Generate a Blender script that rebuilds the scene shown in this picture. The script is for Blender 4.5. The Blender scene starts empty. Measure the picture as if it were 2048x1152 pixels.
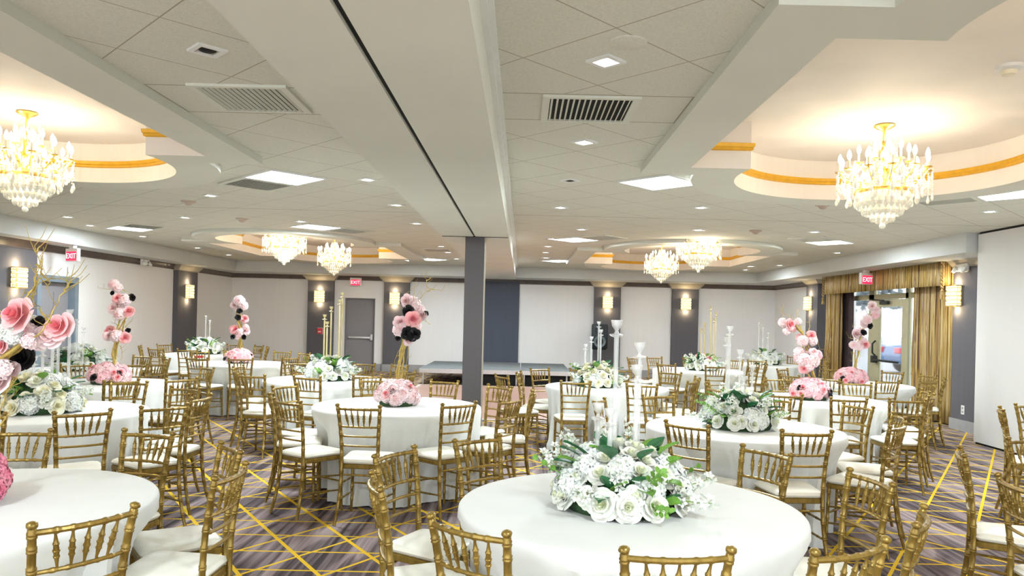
import bpy, math, random
from mathutils import Vector, Matrix, Euler
PI = math.pi
sc = bpy.context.scene
COL = sc.collection
R_ = math.radians

# ------------------------------------------------------------------ camera model
FPX, CX, CY, ROLL, EYE = 1507.0, 1045.0, 635.0, R_(1.35), 1.6


def ray(x, y):
    u, v = x - CX, y - CY
    return (u * math.cos(ROLL) + v * math.sin(ROLL)) / FPX, -(-u * math.sin(ROLL) + v * math.cos(ROLL)) / FPX


def at(x, y, Y):
    """photo pixel + distance down the hall -> point in the room"""
    a, b = ray(x, y)
    return Vector((a * Y, Y, EYE + b * Y))


def on_z(x, y, z):
    a, b = ray(x, y)
    d = (z - EYE) / b
    return Vector((a * d, d, z))


cam = bpy.data.cameras.new('camera')
cam.sensor_width = 36.0
cam.lens = FPX / 2048 * 36
cam.shift_x = (1024 - CX) / 2048
cam.shift_y = (CY - 576) / 2048
cam.clip_end = 200
camo = bpy.data.objects.new('camera', cam)
camo.location = (0, 0, EYE)
camo.rotation_euler = (PI / 2, -ROLL, 0)
COL.objects.link(camo)
sc.camera = camo


# ------------------------------------------------------------------ mesh builder
class MB:
    def __init__(s):
        s.v, s.f, s.M = [], [], None

    def add(s, vs, fs):
        b = len(s.v)
        if s.M is not None:
            vs = [s.M @ Vector(p) for p in vs]
        s.v.extend([tuple(p) for p in vs])
        s.f.extend([tuple(b + i for i in q) for q in fs])
        return s

    def box(s, x0, x1, y0, y1, z0, z1):
        vs = [(x, y, z) for z in (z0, z1) for y in (y0, y1) for x in (x0, x1)]
        return s.add(vs, [(0, 2, 3, 1), (4, 5, 7, 6), (0, 1, 5, 4), (2, 6, 7, 3), (0, 4, 6, 2), (1, 3, 7, 5)])

    def rbox(s, x0, x1, y0, y1, z0, z1, r=.01, n=3):
        """box with rounded vertical edges and softened top and bottom"""
        pts = []
        for cx, cy, a0 in ((x1 - r, y1 - r, 0), (x0 + r, y1 - r, PI / 2), (x0 + r, y0 + r, PI), (x1 - r, y0 + r, 1.5 * PI)):
            for i in range(n + 1):
                a = a0 + PI / 2 * i / n
                pts.append((cx + r * math.cos(a), cy + r * math.sin(a)))
        mx, my = (x0 + x1) / 2, (y0 + y1) / 2
        kx = 1 - 1.0 * r / max(x1 - x0, 1e-6)
        ky = 1 - 1.0 * r / max(y1 - y0, 1e-6)
        rings = [[(mx + (x - mx) * kx, my + (y - my) * ky, z0) for x, y in pts], [(x, y, z0 + r * .5) for x, y in pts],
                 [(x, y, z1 - r * .5) for x, y in pts], [(mx + (x - mx) * kx, my + (y - my) * ky, z1) for x, y in pts]]
        return s.rings(rings, True, True)

    def rings(s, rings, cap0=True, cap1=True, closed=True):
        n = len(rings[0])
        vs = [p for r in rings for p in r]
        fs = []
        for k in range(len(rings) - 1):
            for i in range(n if closed else n - 1):
                j = (i + 1) % n
                fs.append((k * n + i, k * n + j, (k + 1) * n + j, (k + 1) * n + i))
        if cap0:
            fs.append(tuple(range(n - 1, -1, -1)))
        if cap1:
            fs.append(tuple((len(rings) - 1) * n + i for i in range(n)))
        return s.add(vs, fs)

    def tube(s, pts, rad, n=8, caps=True):
        pts = [Vector(p) for p in pts]
        if not hasattr(rad, '__len__'):
            rad = [rad] * len(pts)
        t0 = (pts[1] - pts[0]).normalized()
        ref = Vector((0, 0, 1)) if abs(t0.z) < .9 else Vector((1, 0, 0))
        nx = t0.cross(ref).normalized()
        out = []
        for i, p in enumerate(pts):
            t = (pts[min(i + 1, len(pts) - 1)] - pts[max(i - 1, 0)])
            t = t.normalized() if t.length > 1e-9 else t0
            nx = (nx - t * nx.dot(t))
            nx = nx.normalized() if nx.length > 1e-6 else t.orthogonal().normalized()
            ny = t.cross(nx)
            out.append([p + (nx * math.cos(2 * PI * k / n) + ny * math.sin(2 * PI * k / n)) * rad[i] for k in range(n)])
        return s.rings(out, caps, caps)

    def lathe(s, prof, n=16, c=(0, 0, 0), caps=True):
        out = [[(c[0] + r * math.cos(2 * PI * k / n), c[1] + r * math.sin(2 * PI * k / n), c[2] + z) for k in range(n)] for r, z in prof]
        return s.rings(out, caps, caps)

    def ball(s, c, r, n=10, m=6, sz=1.0):
        prof = [(max(1e-4, r * math.sin(PI * k / m)), -r * sz * math.cos(PI * k / m)) for k in range(m + 1)]
        return s.lathe(prof, n, c)

    def grid(s, P):
        nu, nv = len(P), len(P[0])
        vs = [p for r in P for p in r]
        return s.add(vs, [(i * nv + j, (i + 1) * nv + j, (i + 1) * nv + j + 1, i * nv + j + 1) for i in range(nu - 1) for j in range(nv - 1)])

    def mesh(s, name, m, smooth=True):
        me = bpy.data.meshes.new(name)
        me.from_pydata(s.v, [], s.f)
        if smooth:
            me.polygons.foreach_set('use_smooth', [True] * len(me.polygons))
            if hasattr(me, 'set_sharp_from_angle'):
                me.set_sharp_from_angle(angle=R_(42))
        if m is not None:
            me.materials.append(m)
        me.update()
        return me


def link(name, me, parent=None, loc=None, rot=None, scale=None):
    o = bpy.data.objects.new(name, me)
    COL.objects.link(o)
    if parent is not None:
        o.parent = parent
    if loc is not None:
        o.location = loc
    if rot is not None:
        o.rotation_euler = rot
    if scale is not None:
        o.scale = (scale,) * 3 if not hasattr(scale, '__len__') else scale
    return o


def obj(name, mb, m, parent=None, smooth=True, **k):
    return link(name, mb.mesh(name, m, smooth), parent, **k)


def tag(o, label, cat, group=None):
    o['label'] = label
    o['category'] = cat
    if group:
        o['group'] = group
    return o


def thing(name, label, cat, loc=(0, 0, 0), rz=0, group=None):
    o = link(name, None, None, loc, (0, 0, rz))
    o.empty_display_size = .1
    return tag(o, label, cat, group)


def struct(name, mb, m, smooth=False, parent=None):
    o = obj(name, mb, m, parent, smooth)
    if parent is None:
        o['kind'] = 'structure'
    return o


# ------------------------------------------------------------------ materials
def mat(name, col, rough=.5, metal=0.0, emit=0.0, ecol=None, trans=0.0, alpha=1.0, spec=.5, noise=0.0, nscale=8.0, bump=0.0, sheen=0.0, sss=0.0, coat=0.0):
    m = bpy.data.materials.new(name)
    m.use_nodes = True
    nt = m.node_tree
    b = nt.nodes['Principled BSDF']
    b.inputs['Base Color'].default_value = (*col, 1)
    b.inputs['Roughness'].default_value = rough
    b.inputs['Metallic'].default_value = metal
    b.inputs['Specular IOR Level'].default_value = spec
    b.inputs['Transmission Weight'].default_value = trans
    b.inputs['Alpha'].default_value = alpha
    b.inputs['Coat Weight'].default_value = coat
    if sheen:
        b.inputs['Sheen Weight'].default_value = sheen
    if emit:
        b.inputs['Emission Color'].default_value = (*(ecol or col), 1)
        b.inputs['Emission Strength'].default_value = emit
    if noise or bump:
        tc = nt.nodes.new('ShaderNodeTexCoord')
        nz = nt.nodes.new('ShaderNodeTexNoise')
        nz.inputs['Scale'].default_value = nscale
        nz.inputs['Detail'].default_value = 4
        nt.links.new(tc.outputs['Object'], nz.inputs['Vector'])
        if noise:
            r = nt.nodes.new('ShaderNodeValToRGB')
            r.color_ramp.elements[0].position = .3
            r.color_ramp.elements[1].position = .7
            r.color_ramp.elements[0].color = (*[c * (1 - noise) for c in col], 1)
            r.color_ramp.elements[1].color = (*[min(1, c * (1 + noise)) for c in col], 1)
            nt.links.new(nz.outputs['Fac'], r.inputs['Fac'])
            nt.links.new(r.outputs['Color'], b.inputs['Base Color'])
        if bump:
            bp = nt.nodes.new('ShaderNodeBump')
            bp.inputs['Strength'].default_value = bump
            bp.inputs['Distance'].default_value = .01
            nt.links.new(nz.outputs['Fac'], bp.inputs['Height'])
            nt.links.new(bp.outputs['Normal'], b.inputs['Normal'])
    return m


class NT:
    """small helper for node maths"""
    def __init__(s, name):
        s.m = bpy.data.materials.new(name)
        s.m.use_nodes = True
        s.t = s.m.node_tree
        s.b = s.t.nodes['Principled BSDF']
        tc = s.t.nodes.new('ShaderNodeTexCoord')
        sp = s.t.nodes.new('ShaderNodeSeparateXYZ')
        s.t.links.new(tc.outputs['Object'], sp.inputs[0])
        s.vec = tc.outputs['Object']
        s.x, s.y, s.z = sp.outputs

    def op(s, o, a, b=None, c=None):
        n = s.t.nodes.new('ShaderNodeMath')
        n.operation = o
        for i, v in enumerate((a, b, c)):
            if v is None:
                continue
            if isinstance(v, (int, float)):
                n.inputs[i].default_value = v
            else:
                s.t.links.new(v, n.inputs[i])
        return n.outputs[0]

    def line(s, e, off, period, width):
        """1 on lines e = off + k*period"""
        q = s.op('DIVIDE', s.op('SUBTRACT', e, off), period)
        d = s.op('ABSOLUTE', s.op('SUBTRACT', q, s.op('ROUND', q)))
        return s.op('LESS_THAN', d, width / 2 / period)

    def mix(s, f, a, b):
        n = s.t.nodes.new('ShaderNodeMix')
        n.data_type = 'RGBA'
        for k, v in ((0, f), (6, a), (7, b)):
            if isinstance(v, tuple):
                n.inputs[k].default_value = (*v, 1)
            elif isinstance(v, (int, float)):
                n.inputs[k].default_value = v
            else:
                s.t.links.new(v, n.inputs[k])
        return n.outputs[2]

    def noise(s, sx, sy, sz, scale=1.0, detail=3):
        mp = s.t.nodes.new('ShaderNodeMapping')
        mp.inputs['Scale'].default_value = (sx, sy, sz)
        s.t.links.new(s.vec, mp.inputs['Vector'])
        n = s.t.nodes.new('ShaderNodeTexNoise')
        n.inputs['Scale'].default_value = scale
        n.inputs['Detail'].default_value = detail
        s.t.links.new(mp.outputs[0], n.inputs['Vector'])
        return n.outputs['Fac']

    def ramp(s, f, stops):
        r = s.t.nodes.new('ShaderNodeValToRGB')
        e = r.color_ramp.elements
        while len(e) < len(stops):
            e.new(.5)
        for k, (p, c) in enumerate(stops):
            e[k].position = p
            e[k].color = (*c, 1)
        s.t.links.new(f, r.inputs['Fac'])
        return r.outputs['Color']

    def done(s, color, rough=.6, bump=None, bstr=.3, spec=.3):
        s.t.links.new(color, s.b.inputs['Base Color'])
        s.b.inputs['Roughness'].default_value = rough
        s.b.inputs['Specular IOR Level'].default_value = spec
        if bump is not None:
            bp = s.t.nodes.new('ShaderNodeBump')
            bp.inputs['Strength'].default_value = bstr
            bp.inputs['Distance'].default_value = .01
            s.t.links.new(bump, bp.inputs['Height'])
            s.t.links.new(bp.outputs['Normal'], s.b.inputs['Normal'])
        return s.m


def carpet_mat():
    n = NT('carpet')
    wob = n.op('MULTIPLY', n.op('SUBTRACT', n.noise(.7, .7, 1), .5), .12)
    big = n.ramp(n.noise(3.0, .34, 1, 1.0, 2), [(.36, (.045, .033, .036)), (.44, (.075, .056, .060)), (.462, (.25, .19, .19)), (.53, (.36, .285, .285)), (.548, (.17, .125, .13)), (.585, (.055, .040, .044)), (.66, (.28, .22, .22))])
    fine = n.ramp(n.noise(24, .6, 1, 1.0, 3), [(.40, (.05, .038, .042)), (.50, (.26, .20, .20)), (.58, (.50, .43, .43))])
    base = n.mix(.26, big, fine)
    fib = n.noise(60, 60, 60, 1.0, 2)
    base = n.mix(n.op('MULTIPLY', fib, .12), base, (.08, .065, .07))
    s56, c56 = math.sin(R_(56.2)), math.cos(R_(56.2))
    yy = n.op('SUBTRACT', n.y, n.op('MULTIPLY', n.x, .012))
    l1 = n.line(yy, 5.42, .3665, .020)
    l2 = n.line(n.op('ADD', n.op('MULTIPLY', n.x, s56), n.op('MULTIPLY', yy, c56)), 1.96 + .01, .408, .027)
    l3 = n.line(n.op('ADD', n.op('MULTIPLY', n.x, -s56), n.op('MULTIPLY', yy, c56)), 3.95, .408, .023)
    f = n.op('MAXIMUM', l1, n.op('MAXIMUM', l2, l3))
    c = n.mix(f, base, (.74, .47, .03))
    return n.done(c, .95, fib, .25, .1)


def ceiling_mat():
    n = NT('ceiling_tile')
    a = n.op('ABSOLUTE', n.op('ADD', n.x, .645))
    w = .011
    d1 = n.line(n.op('ADD', a, n.y), 4.478, .8485, w)
    d2 = n.line(n.op('SUBTRACT', a, n.y), -2.394, .8485, w)
    strip = n.op('LESS_THAN', n.op('ABSOLUTE', n.op('SUBTRACT', n.y, 4.765)), .29)
    diag = n.op('MULTIPLY', n.op('MAXIMUM', d1, d2), n.op('SUBTRACT', 1.0, strip))
    e1 = n.op('LESS_THAN', n.op('ABSOLUTE', n.op('SUBTRACT', n.op('ABSOLUTE', n.op('SUBTRACT', n.y, 4.765)), .295)), .007)
    e2 = n.op('MULTIPLY', strip, n.line(a, 1.03, .60, w))
    e3 = n.op('LESS_THAN', n.op('ABSOLUTE', n.op('SUBTRACT', n.y, 9.78)), .012)
    f = n.op('MAXIMUM', n.op('MAXIMUM', diag, e3), n.op('MAXIMUM', e1, e2))
    speck = n.noise(90, 90, 90, 1, 3)
    big = n.noise(.9, .9, .9, 1, 2)
    base = n.ramp(speck, [(.35, (.66, .655, .575)), (.65, (.745, .74, .655))])
    base = n.mix(n.op('MULTIPLY', big, .2), base, (.75, .71, .65))
    c = n.mix(f, base, (.42, .38, .30))
    return n.done(c, .9, n.op('SUBTRACT', 1.0, f), .35, .1)


def wall_mat(name, col, dark=.93):
    n = NT(name)
    st = n.noise(14, 14, .5, 1, 3)
    c = n.mix(st, tuple(k * dark for k in col), col)
    return n.done(c, .85, n.noise(120, 120, 20, 1, 2), .08, .2)


def gold_mat():
    n = NT('gold_paint')
    f = n.noise(30, 30, 9, 1, 4)
    c = n.ramp(f, [(.3, (.20, .125, .022)), (.7, (.36, .235, .050))])
    n.b.inputs['Metallic'].default_value = .5
    return n.done(c, .34, f, .05, .6)


def petal_mat(name, inner, outer, r0=.15, r1=.8, rough=.6):
    n = NT(name)
    rad = n.op('SQRT', n.op('ADD', n.op('MULTIPLY', n.x, n.x), n.op('MULTIPLY', n.y, n.y)))
    f = n.op('DIVIDE', n.op('SUBTRACT', rad, r0), r1 - r0)
    f = n.op('MINIMUM', 1.0, n.op('MAXIMUM', 0.0, f))
    f = n.op('ADD', n.op('MULTIPLY', f, .9), n.op('MULTIPLY', n.noise(6, 6, 6, 1, 2), .15))
    n.b.inputs['Sheen Weight'].default_value = .2
    return n.done(n.mix(f, inner, outer), rough, None, .3, .25)


def curtain_mat():
    n = NT('striped_curtain')
    s = n.noise(9, 9, .02, 2.2, 3)
    c = n.ramp(s, [(.37, (.09, .045, .022)), (.43, (.36, .21, .015)), (.475, (.58, .45, .22)), (.51, (.27, .16, .012)), (.55, (.60, .48, .28)), (.585, (.17, .08, .045)), (.65, (.38, .24, .03))])
    return n.done(c, .55, None, .3, .4)


def wood_mat():
    n = NT('parquet')
    f = n.noise(2.2, 22, 1, 1, 4)
    c = n.ramp(f, [(.3, (.34, .19, .145)), (.7, (.52, .33, .27))])
    g = n.op('MAXIMUM', n.line(n.y, 0, .3, .008), n.line(n.x, 0, .92, .008))
    return n.done(n.mix(n.op('MULTIPLY', g, .8), c, (.2, .11, .09)), .35, None, .3, .4)


def shade_mat():
    """lit crystal rows of a wall lamp: bright beads with darker gaps"""
    n = NT('lit_crystal')
    g = n.op('MAXIMUM', n.line(n.z, 0, .062, .012), n.line(n.op('ADD', n.x, n.y), 0, .05, .008))
    e = n.mix(g, (1.0, .93, .66), (.70, .52, .16))
    n.t.links.new(e, n.b.inputs['Emission Color'])
    n.t.links.new(n.op('ADD', .42, n.op('MULTIPLY', n.noise(22, 22, 22, 1, 1), .55)), n.b.inputs['Emission Strength'])
    return n.done(n.mix(g, (.70, .58, .32), (.35, .25, .08)), .2, None)


M = {}
M['carpet'] = carpet_mat()
M['tile'] = ceiling_mat()
M['wall'] = wall_mat('wall_paper', (.87, .862, .868), .955)
M['partition'] = wall_mat('partition_panel', (.76, .745, .725), .97)
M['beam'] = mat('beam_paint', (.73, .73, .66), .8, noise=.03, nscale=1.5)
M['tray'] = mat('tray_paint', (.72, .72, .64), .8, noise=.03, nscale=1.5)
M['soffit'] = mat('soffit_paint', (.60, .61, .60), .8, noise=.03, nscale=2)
M['cove'] = mat('cove_paint', (.88, .815, .745), .7, noise=.03, nscale=2)
M['coving'] = mat('gold_moulding', (.78, .42, .025), .4, .25, noise=.08, nscale=20)
M['pilaster'] = wall_mat('pilaster_vinyl', (.135, .13, .145), .85)
M['column'] = wall_mat('column_vinyl', (.125, .115, .12), .9)
M['bluegrey'] = wall_mat('bluegrey_panel', (.10, .115, .15), .8)
M['cornice'] = mat('cornice_wood', (.12, .095, .085), .45, noise=.15, nscale=6)
M['capital'] = mat('capital_paint', (.40, .36, .29), .6, noise=.05)
M['base'] = mat('baseboard_paint', (.34, .34, .35), .6, noise=.05)
M['door'] = wall_mat('door_grey', (.29, .28, .30), .93)
M['frame'] = mat('door_frame_blue', (.20, .25, .30), .5, noise=.06)
M['alu'] = mat('champagne_aluminium', (.56, .54, .36), .4, .25, noise=.04)
M['steel'] = mat('brushed_steel', (.62, .62, .64), .35, .8, noise=.06, nscale=25)
M['black'] = mat('black_plastic', (.012, .014, .016), .45, noise=.2)
M['dark'] = mat('dark_void', (.01, .01, .01), .9, noise=.1)
M['white'] = mat('white_plastic', (.80, .80, .78), .45, noise=.03)
M['gold'] = gold_mat()
M['cushion'] = mat('ivory_vinyl', (.83, .80, .70), .38, noise=.03, nscale=14, bump=.04)
M['cloth'] = mat('white_polyester', (.74, .75, .725), .75, noise=.02, nscale=5, bump=.06, sheen=.2)
M['branch'] = mat('gold_branch', (.50, .36, .09), .5, .25, noise=.2, nscale=30)
M['wrose'] = petal_mat('ivory_petal', (.80, .84, .52), (.90, .90, .83), .05, .55)
M['whyd'] = petal_mat('white_floret', (.80, .84, .74), (.87, .89, .87), .0, .9)
M['crose'] = petal_mat('cream_petal', (.86, .80, .48), (.90, .88, .72), .05, .8)
M['prose'] = petal_mat('pink_petal', (.86, .12, .17), (.94, .52, .52), .05, .8)
M['pale'] = petal_mat('pale_pink_petal', (.88, .50, .50), (.93, .74, .75), .05, .8)
M['phyd'] = petal_mat('pink_floret', (.90, .45, .50), (.94, .60, .63), .0, .95)
M['hotp'] = petal_mat('hot_pink_floret', (.85, .16, .30), (.96, .42, .52), .0, .95)
M['brose'] = mat('black_petal', (.006, .005, .007), .6, noise=.2)
M['leaf'] = mat('green_leaf', (.025, .15, .05), .45, noise=.3, nscale=14)
M['lleaf'] = mat('light_green_leaf', (.17, .36, .05), .5, noise=.25, nscale=14)
M['moss'] = mat('floral_moss', (.03, .075, .025), .9, noise=.4, nscale=30, bump=.4)
M['crystal'] = mat('crystal', (.95, .95, .94), .12, alpha=.30, spec=1.0, noise=.03)
M['ccrystal'] = mat('lit_pendant_crystal', (1.0, .94, .80), .25, trans=0, spec=.9, noise=.1, nscale=40)
M['brass'] = mat('polished_brass', (.83, .55, .16), .25, .8, noise=.08)
M['bulb'] = mat('lamp_bulb', (1, .9, .7), .3, emit=14, ecol=(1, .86, .62))
M['candle'] = mat('candle_sleeve', (.85, .78, .6), .5, noise=.03)
M['shade'] = shade_mat()
M['panel'] = mat('light_panel', (.95, .97, 1), .4, emit=2.6, ecol=(.90, .97, 1.0))
M['spot'] = mat('spot_lens', (1, 1, .95), .3, emit=6, ecol=(1, .97, .88))
M['detector'] = mat('detector_plastic', (.50, .40, .32), .6, noise=.05)
M['red'] = mat('red_plastic', (.62, .02, .05), .4, noise=.05)
M['exit'] = mat('exit_face', (.8, .02, .06), .4, emit=.9, ecol=(1, .02, .07))
M['exit_text'] = mat('exit_letter', (1, .75, .75), .4, emit=.9, ecol=(1, .62, .66))
M['curtain'] = curtain_mat()
M['liner'] = mat('brown_lining', (.045, .028, .030), .8, noise=.2)
M['deck'] = mat('stage_carpet', (.13, .145, .15), .9, noise=.15, nscale=30, bump=.2)
M['wood'] = wood_mat()
M['trimw'] = mat('floor_edging', (.62, .56, .52), .4, .1, noise=.05)
M['glass'] = mat('window_glass', (1, 1, 1), .02, trans=1.0, spec=.4, noise=.0)
M['palegold'] = mat('champagne_gold', (.66, .56, .30), .3, .35, noise=.05, nscale=12)
M['ground'] = mat('asphalt', (.26, .27, .28), .9, noise=.06, nscale=1.5)
M['car'] = mat('blue_car_paint', (.025, .085, .22), .3, .2, coat=.5, noise=.03)
M['carglass'] = mat('car_window', (.10, .15, .20), .1, .2, noise=.05)
M['tail'] = mat('tail_lamp', (.45, .02, .05), .3, noise=.05)
M['tyre'] = mat('tyre_rubber', (.03, .03, .03), .8, noise=.1)
M['haze'] = mat('hazy_foliage', (.17, .21, .22), .9, noise=.3, nscale=3)
M['bark'] = mat('pale_bark', (.14, .14, .15), .9, noise=.2)
M['speaker'] = mat('speaker_shell', (.006, .012, .016), .5, noise=.1)
M['cone'] = mat('speaker_cone', (.10, .13, .15), .5, noise=.1)

PANEL_W, CHAND_W, SPOT_W, SCONCE_W, WORLD, EXPO = 60, 13, 6, 3, 2.1, 0.80

# ------------------------------------------------------------------ the setting
AX = -.645                       # axis of the central beam
ZC, ZB, ZS, ZT = 2.93, 2.87, 2.655, 3.26    # tile ceiling, tray border, beam / soffit underside, tray ceiling
YB, XL, XR = 21.2, -8.2, 7.1     # back, left and right walls
Y0 = -3.2

struct('floor', MB().box(XL - .3, XR + .2, Y0, YB + .3, -.1, 0), M['carpet'])


def outline(x0, x1, y0, y1, cx, cn, cf, r, n=40):
    """rectangle with a round bulge at both ends"""
    p = [(x0, y0), (x0, y1)]
    a = math.asin(max(-1, min(1, (y1 - cf) / r)))
    for i in range(n + 1):
        t = (PI - a) + (a - (PI - a)) * i / n
        p.append((cx + r * math.cos(t), cf + r * math.sin(t)))
    p += [(x1, y1), (x1, y0)]
    b = math.asin(max(-1, min(1, (cn - y0) / r)))
    for i in range(n + 1):
        t = -b + (-(PI - b) + b) * i / n
        p.append((cx + r * math.cos(t), cn + r * math.sin(t)))
    return p


def plate(outer, holes, z):
    """flat face with holes, filled from its outlines"""
    import bmesh
    bm = bmesh.new()
    es = []
    for loop in [outer] + holes:
        vs = [bm.verts.new((x, y, z)) for x, y in loop]
        es += [bm.edges.new((vs[i], vs[(i + 1) % len(vs)])) for i in range(len(vs))]
    bmesh.ops.triangle_fill(bm, use_beauty=True, use_dissolve=False, edges=es)
    bm.verts.index_update()
    r = [tuple(v.co) for v in bm.verts], [tuple(v.index for v in f.verts) for f in bm.faces]
    bm.free()
    return r


def strip(mb, loop, z0, z1):
    n = len(loop)
    return mb.rings([[(x, y, z0) for x, y in loop], [(x, y, z1) for x, y in loop]], False, False)


TR = []
for cx, y0, y1, cn, cf in ((3.03, 3.34, 6.22, 3.10, 6.46), (-4.32, 3.34, 6.22, 3.10, 6.46), (3.03, 14.3, 17.2, 13.68, 17.85), (-4.32, 14.3, 17.2, 13.68, 17.85)):
    inn = outline(cx - 1.67, cx + 1.67, y0, y1, cx, cn, cf, 1.2)
    out = outline(cx - 2.04, cx + 2.04, y0 - .34, y1 + .30, cx, cn, cf, 1.58)
    TR.append((cx, y0, y1, cn, cf, inn, out))
# two field ceilings left and right of the beam
mb = MB()
for x0, x1, hs in ((XL - .2, -1.09, [TR[1], TR[3]]), (-.205, XR + .2, [TR[0], TR[2]])):
    mb.add(*plate([(x0, Y0), (x1, Y0), (x1, YB), (x0, YB)], [h[6] for h in hs], ZC))
struct('ceiling', mb, M['tile'])
# tray borders, recess walls, gold moulding and recess ceilings
for k, (cx, y0, y1, cn, cf, inn, out) in enumerate(TR):
    mb = MB()
    mb.add(*plate(out, [inn], ZB))
    strip(mb, out, ZB, ZC + .01)
    struct('trim_%d' % (k + 1), mb, M['tray'])
    mb = MB()
    strip(mb, inn, ZB, ZT)
    ys, ye = cn - 1.75, cf + 1.75
    mb.box(cx - 2.3, cx + 2.3, ys, ye, ZT, ZT + .05)
    strip(mb, [(cx - 2.3, ys), (cx + 2.3, ys), (cx + 2.3, ye), (cx - 2.3, ye)], ZC + .02, ZT)
    struct('trim_%d' % (k + 11), mb, M['cove'])
    mb = MB()
    n = len(inn)
    ring = []
    for dr, z in ((0, 3.018), (.022, 3.026), (.022, 3.042), (.034, 3.05), (.040, 3.078), (0, 3.086)):
        lp = []
        for i in range(n):
            p, a, b = Vector(inn[i]), Vector(inn[i - 1]), Vector(inn[(i + 1) % n])
            d1 = (p - a).normalized() if (p - a).length > 1e-6 else (b - p).normalized()
            d2 = (b - p).normalized() if (b - p).length > 1e-6 else d1
            t = d1 + d2
            t = t.normalized() if t.length > 1e-6 else d1
            nn = Vector((t.y, -t.x))
            lp.append((p.x + nn.x * dr, p.y + nn.y * dr, z))
        ring.append(lp)
    mb.rings(ring, False, False)
    struct('trim_%d' % (k + 21), mb, M['coving'])

# central beam with its partition track
mb = MB()
mb.box(-1.10, AX - .032, Y0, YB - 1.3, ZS, 3.1).box(AX - .002, -.205, Y0, YB - 1.3, ZS, 3.1).box(AX - .04, AX + .01, 10.0, YB - 1.3, ZS + .001, 3.1)
mb.box(-1.10, -.205, YB - 1.3, YB, ZS, 3.1)
struct('ceiling_beam', mb, M['beam'])
struct('trim_30', MB().box(AX - .032, AX - .002, Y0, 9.97, ZS + .02, ZS + .06), M['dark'])
struct('trim_31', MB().box(-.205, -.150, Y0, YB - 1.3, ZC - .035, ZC + .01).box(-.205, -.175, Y0, YB - 1.3, ZC - .06, ZC + .01), M['white'])
struct('trim_32', MB().box(-1.09, -.215, 9.965, 9.985, ZS - .006, ZS + .01), M['dark'])
# column under the beam
c = MB().rbox(AX - .137, AX + .117, 9.99, 10.24, 0, ZS, .012)
struct('column', c, M['column'])
struct('trim_33', MB().box(AX + .117, AX + .127, 9.995, 10.235, 0, ZS - .002), M['capital'])
# soffits round the hall
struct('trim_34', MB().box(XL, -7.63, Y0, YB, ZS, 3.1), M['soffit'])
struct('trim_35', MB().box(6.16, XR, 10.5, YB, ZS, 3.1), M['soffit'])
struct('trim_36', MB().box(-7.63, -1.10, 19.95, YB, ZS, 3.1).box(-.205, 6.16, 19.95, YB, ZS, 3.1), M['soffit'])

# walls with their door openings
DX0, DX1, DZ = -5.0, -4.15, 2.04
mb = MB().box(XL - .2, DX0, YB, YB + .2, 0, 3.1).box(DX1, XR + .2, YB, YB + .2, 0, 3.1).box(DX0, DX1, YB, YB + .2, DZ, 3.1)
struct('wall_back', mb, M['wall'])
LY0, LY1, LZ = 12.74, 13.80, 2.08
mb = MB().box(XL - .2, XL, Y0, LY0, 0, 3.1).box(XL - .2, XL, LY1, YB, 0, 3.1).box(XL - .2, XL, LY0, LY1, LZ, 3.1)
struct('wall_left', mb, M['wall'])
RY0, RY1, RZ = 13.5, 16.5, 2.52
mb = MB().box(XR, XR + .2, 10.2, RY0, 0, 3.1).box(XR, XR + .2, RY1, YB, 0, 3.1).box(XR, XR + .2, RY0, RY1, RZ, 3.1)
struct('wall_right', mb, M['wall'])
# folding partition in front of the right wall
struct('wall_partition', MB().box(6.30, 6.42, Y0, 10.46, .03, 2.90), M['partition'])
struct('trim_37', MB().box(6.31, 6.41, Y0, 10.44, 2.90, ZC).box(6.315, 6.405, Y0, 10.44, 0, .03), M['dark'])
struct('trim_38', MB().box(6.42, XR + .2, 10.40, 10.46, 0, 3.1), M['partition'])

# dark panel behind the stage, pilasters, capitals, cornice, baseboards
struct('wall_panel', MB().box(-1.20, -.10, YB - .05, YB, 0, ZS), M['bluegrey'])
PB = ((-6.02, -5.30), (-3.89, -3.18), (2.0, 2.74), (4.18, 4.92))
k = 40
for a, b in PB:
    struct('trim_%d' % k, MB().box(a, b, YB - .12, YB, 0, 2.56), M['pilaster']); k += 1
    q = MB().rings([[(a - e, YB - .12 - e, z), (b + e, YB - .12 - e, z), (b + e, YB, z), (a - e, YB, z)] for e, z in ((.02, 2.50), (.02, 2.52), (.10, 2.60), (.14, 2.655))])
    struct('trim_%d' % k, q, M['capital']); k += 1
PL = ((11.3, 12.52), (17.65, 18.70))
for a, b in PL:
    struct('trim_%d' % k, MB().box(XL, XL + .12, a, b, 0, 2.56), M['pilaster']); k += 1
    q = MB().rings([[(XL, a - e, z), (XL + .12 + e, a - e, z), (XL + .12 + e, b + e, z), (XL, b + e, z)] for e, z in ((.02, 2.52), (.02, 2.54), (.08, 2.61), (.11, 2.655))])
    struct('trim_%d' % k, q, M['cornice'] if a < 15 else M['capital']); k += 1
PR = ((11.35, 12.02), (17.55, 18.25))
for a, b in PR:
    struct('trim_%d' % k, MB().box(6.86, XR, a, b, 0, 2.58), M['pilaster']); k += 1
    q = MB().rings([[(6.86 - e, a - e, z), (XR, a - e, z), (XR, b + e, z), (6.86 - e, b + e, z)] for e, z in ((.02, 2.55), (.02, 2.57), (.07, 2.62), (.10, 2.655))])
    struct('trim_%d' % k, q, M['capital']); k += 1


def cornice(p, q, nx, ny):
    ring = []
    for e, z in ((.015, 2.535), (.03, 2.55), (.03, 2.575), (.055, 2.60), (.075, 2.635), (.075, 2.655)):
        ring.append([(p[0], p[1], z), (q[0], q[1], z), (q[0] + nx * e, q[1] + ny * e, z), (p[0] + nx * e, p[1] + ny * e, z)])
    return MB().rings(ring)


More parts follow.
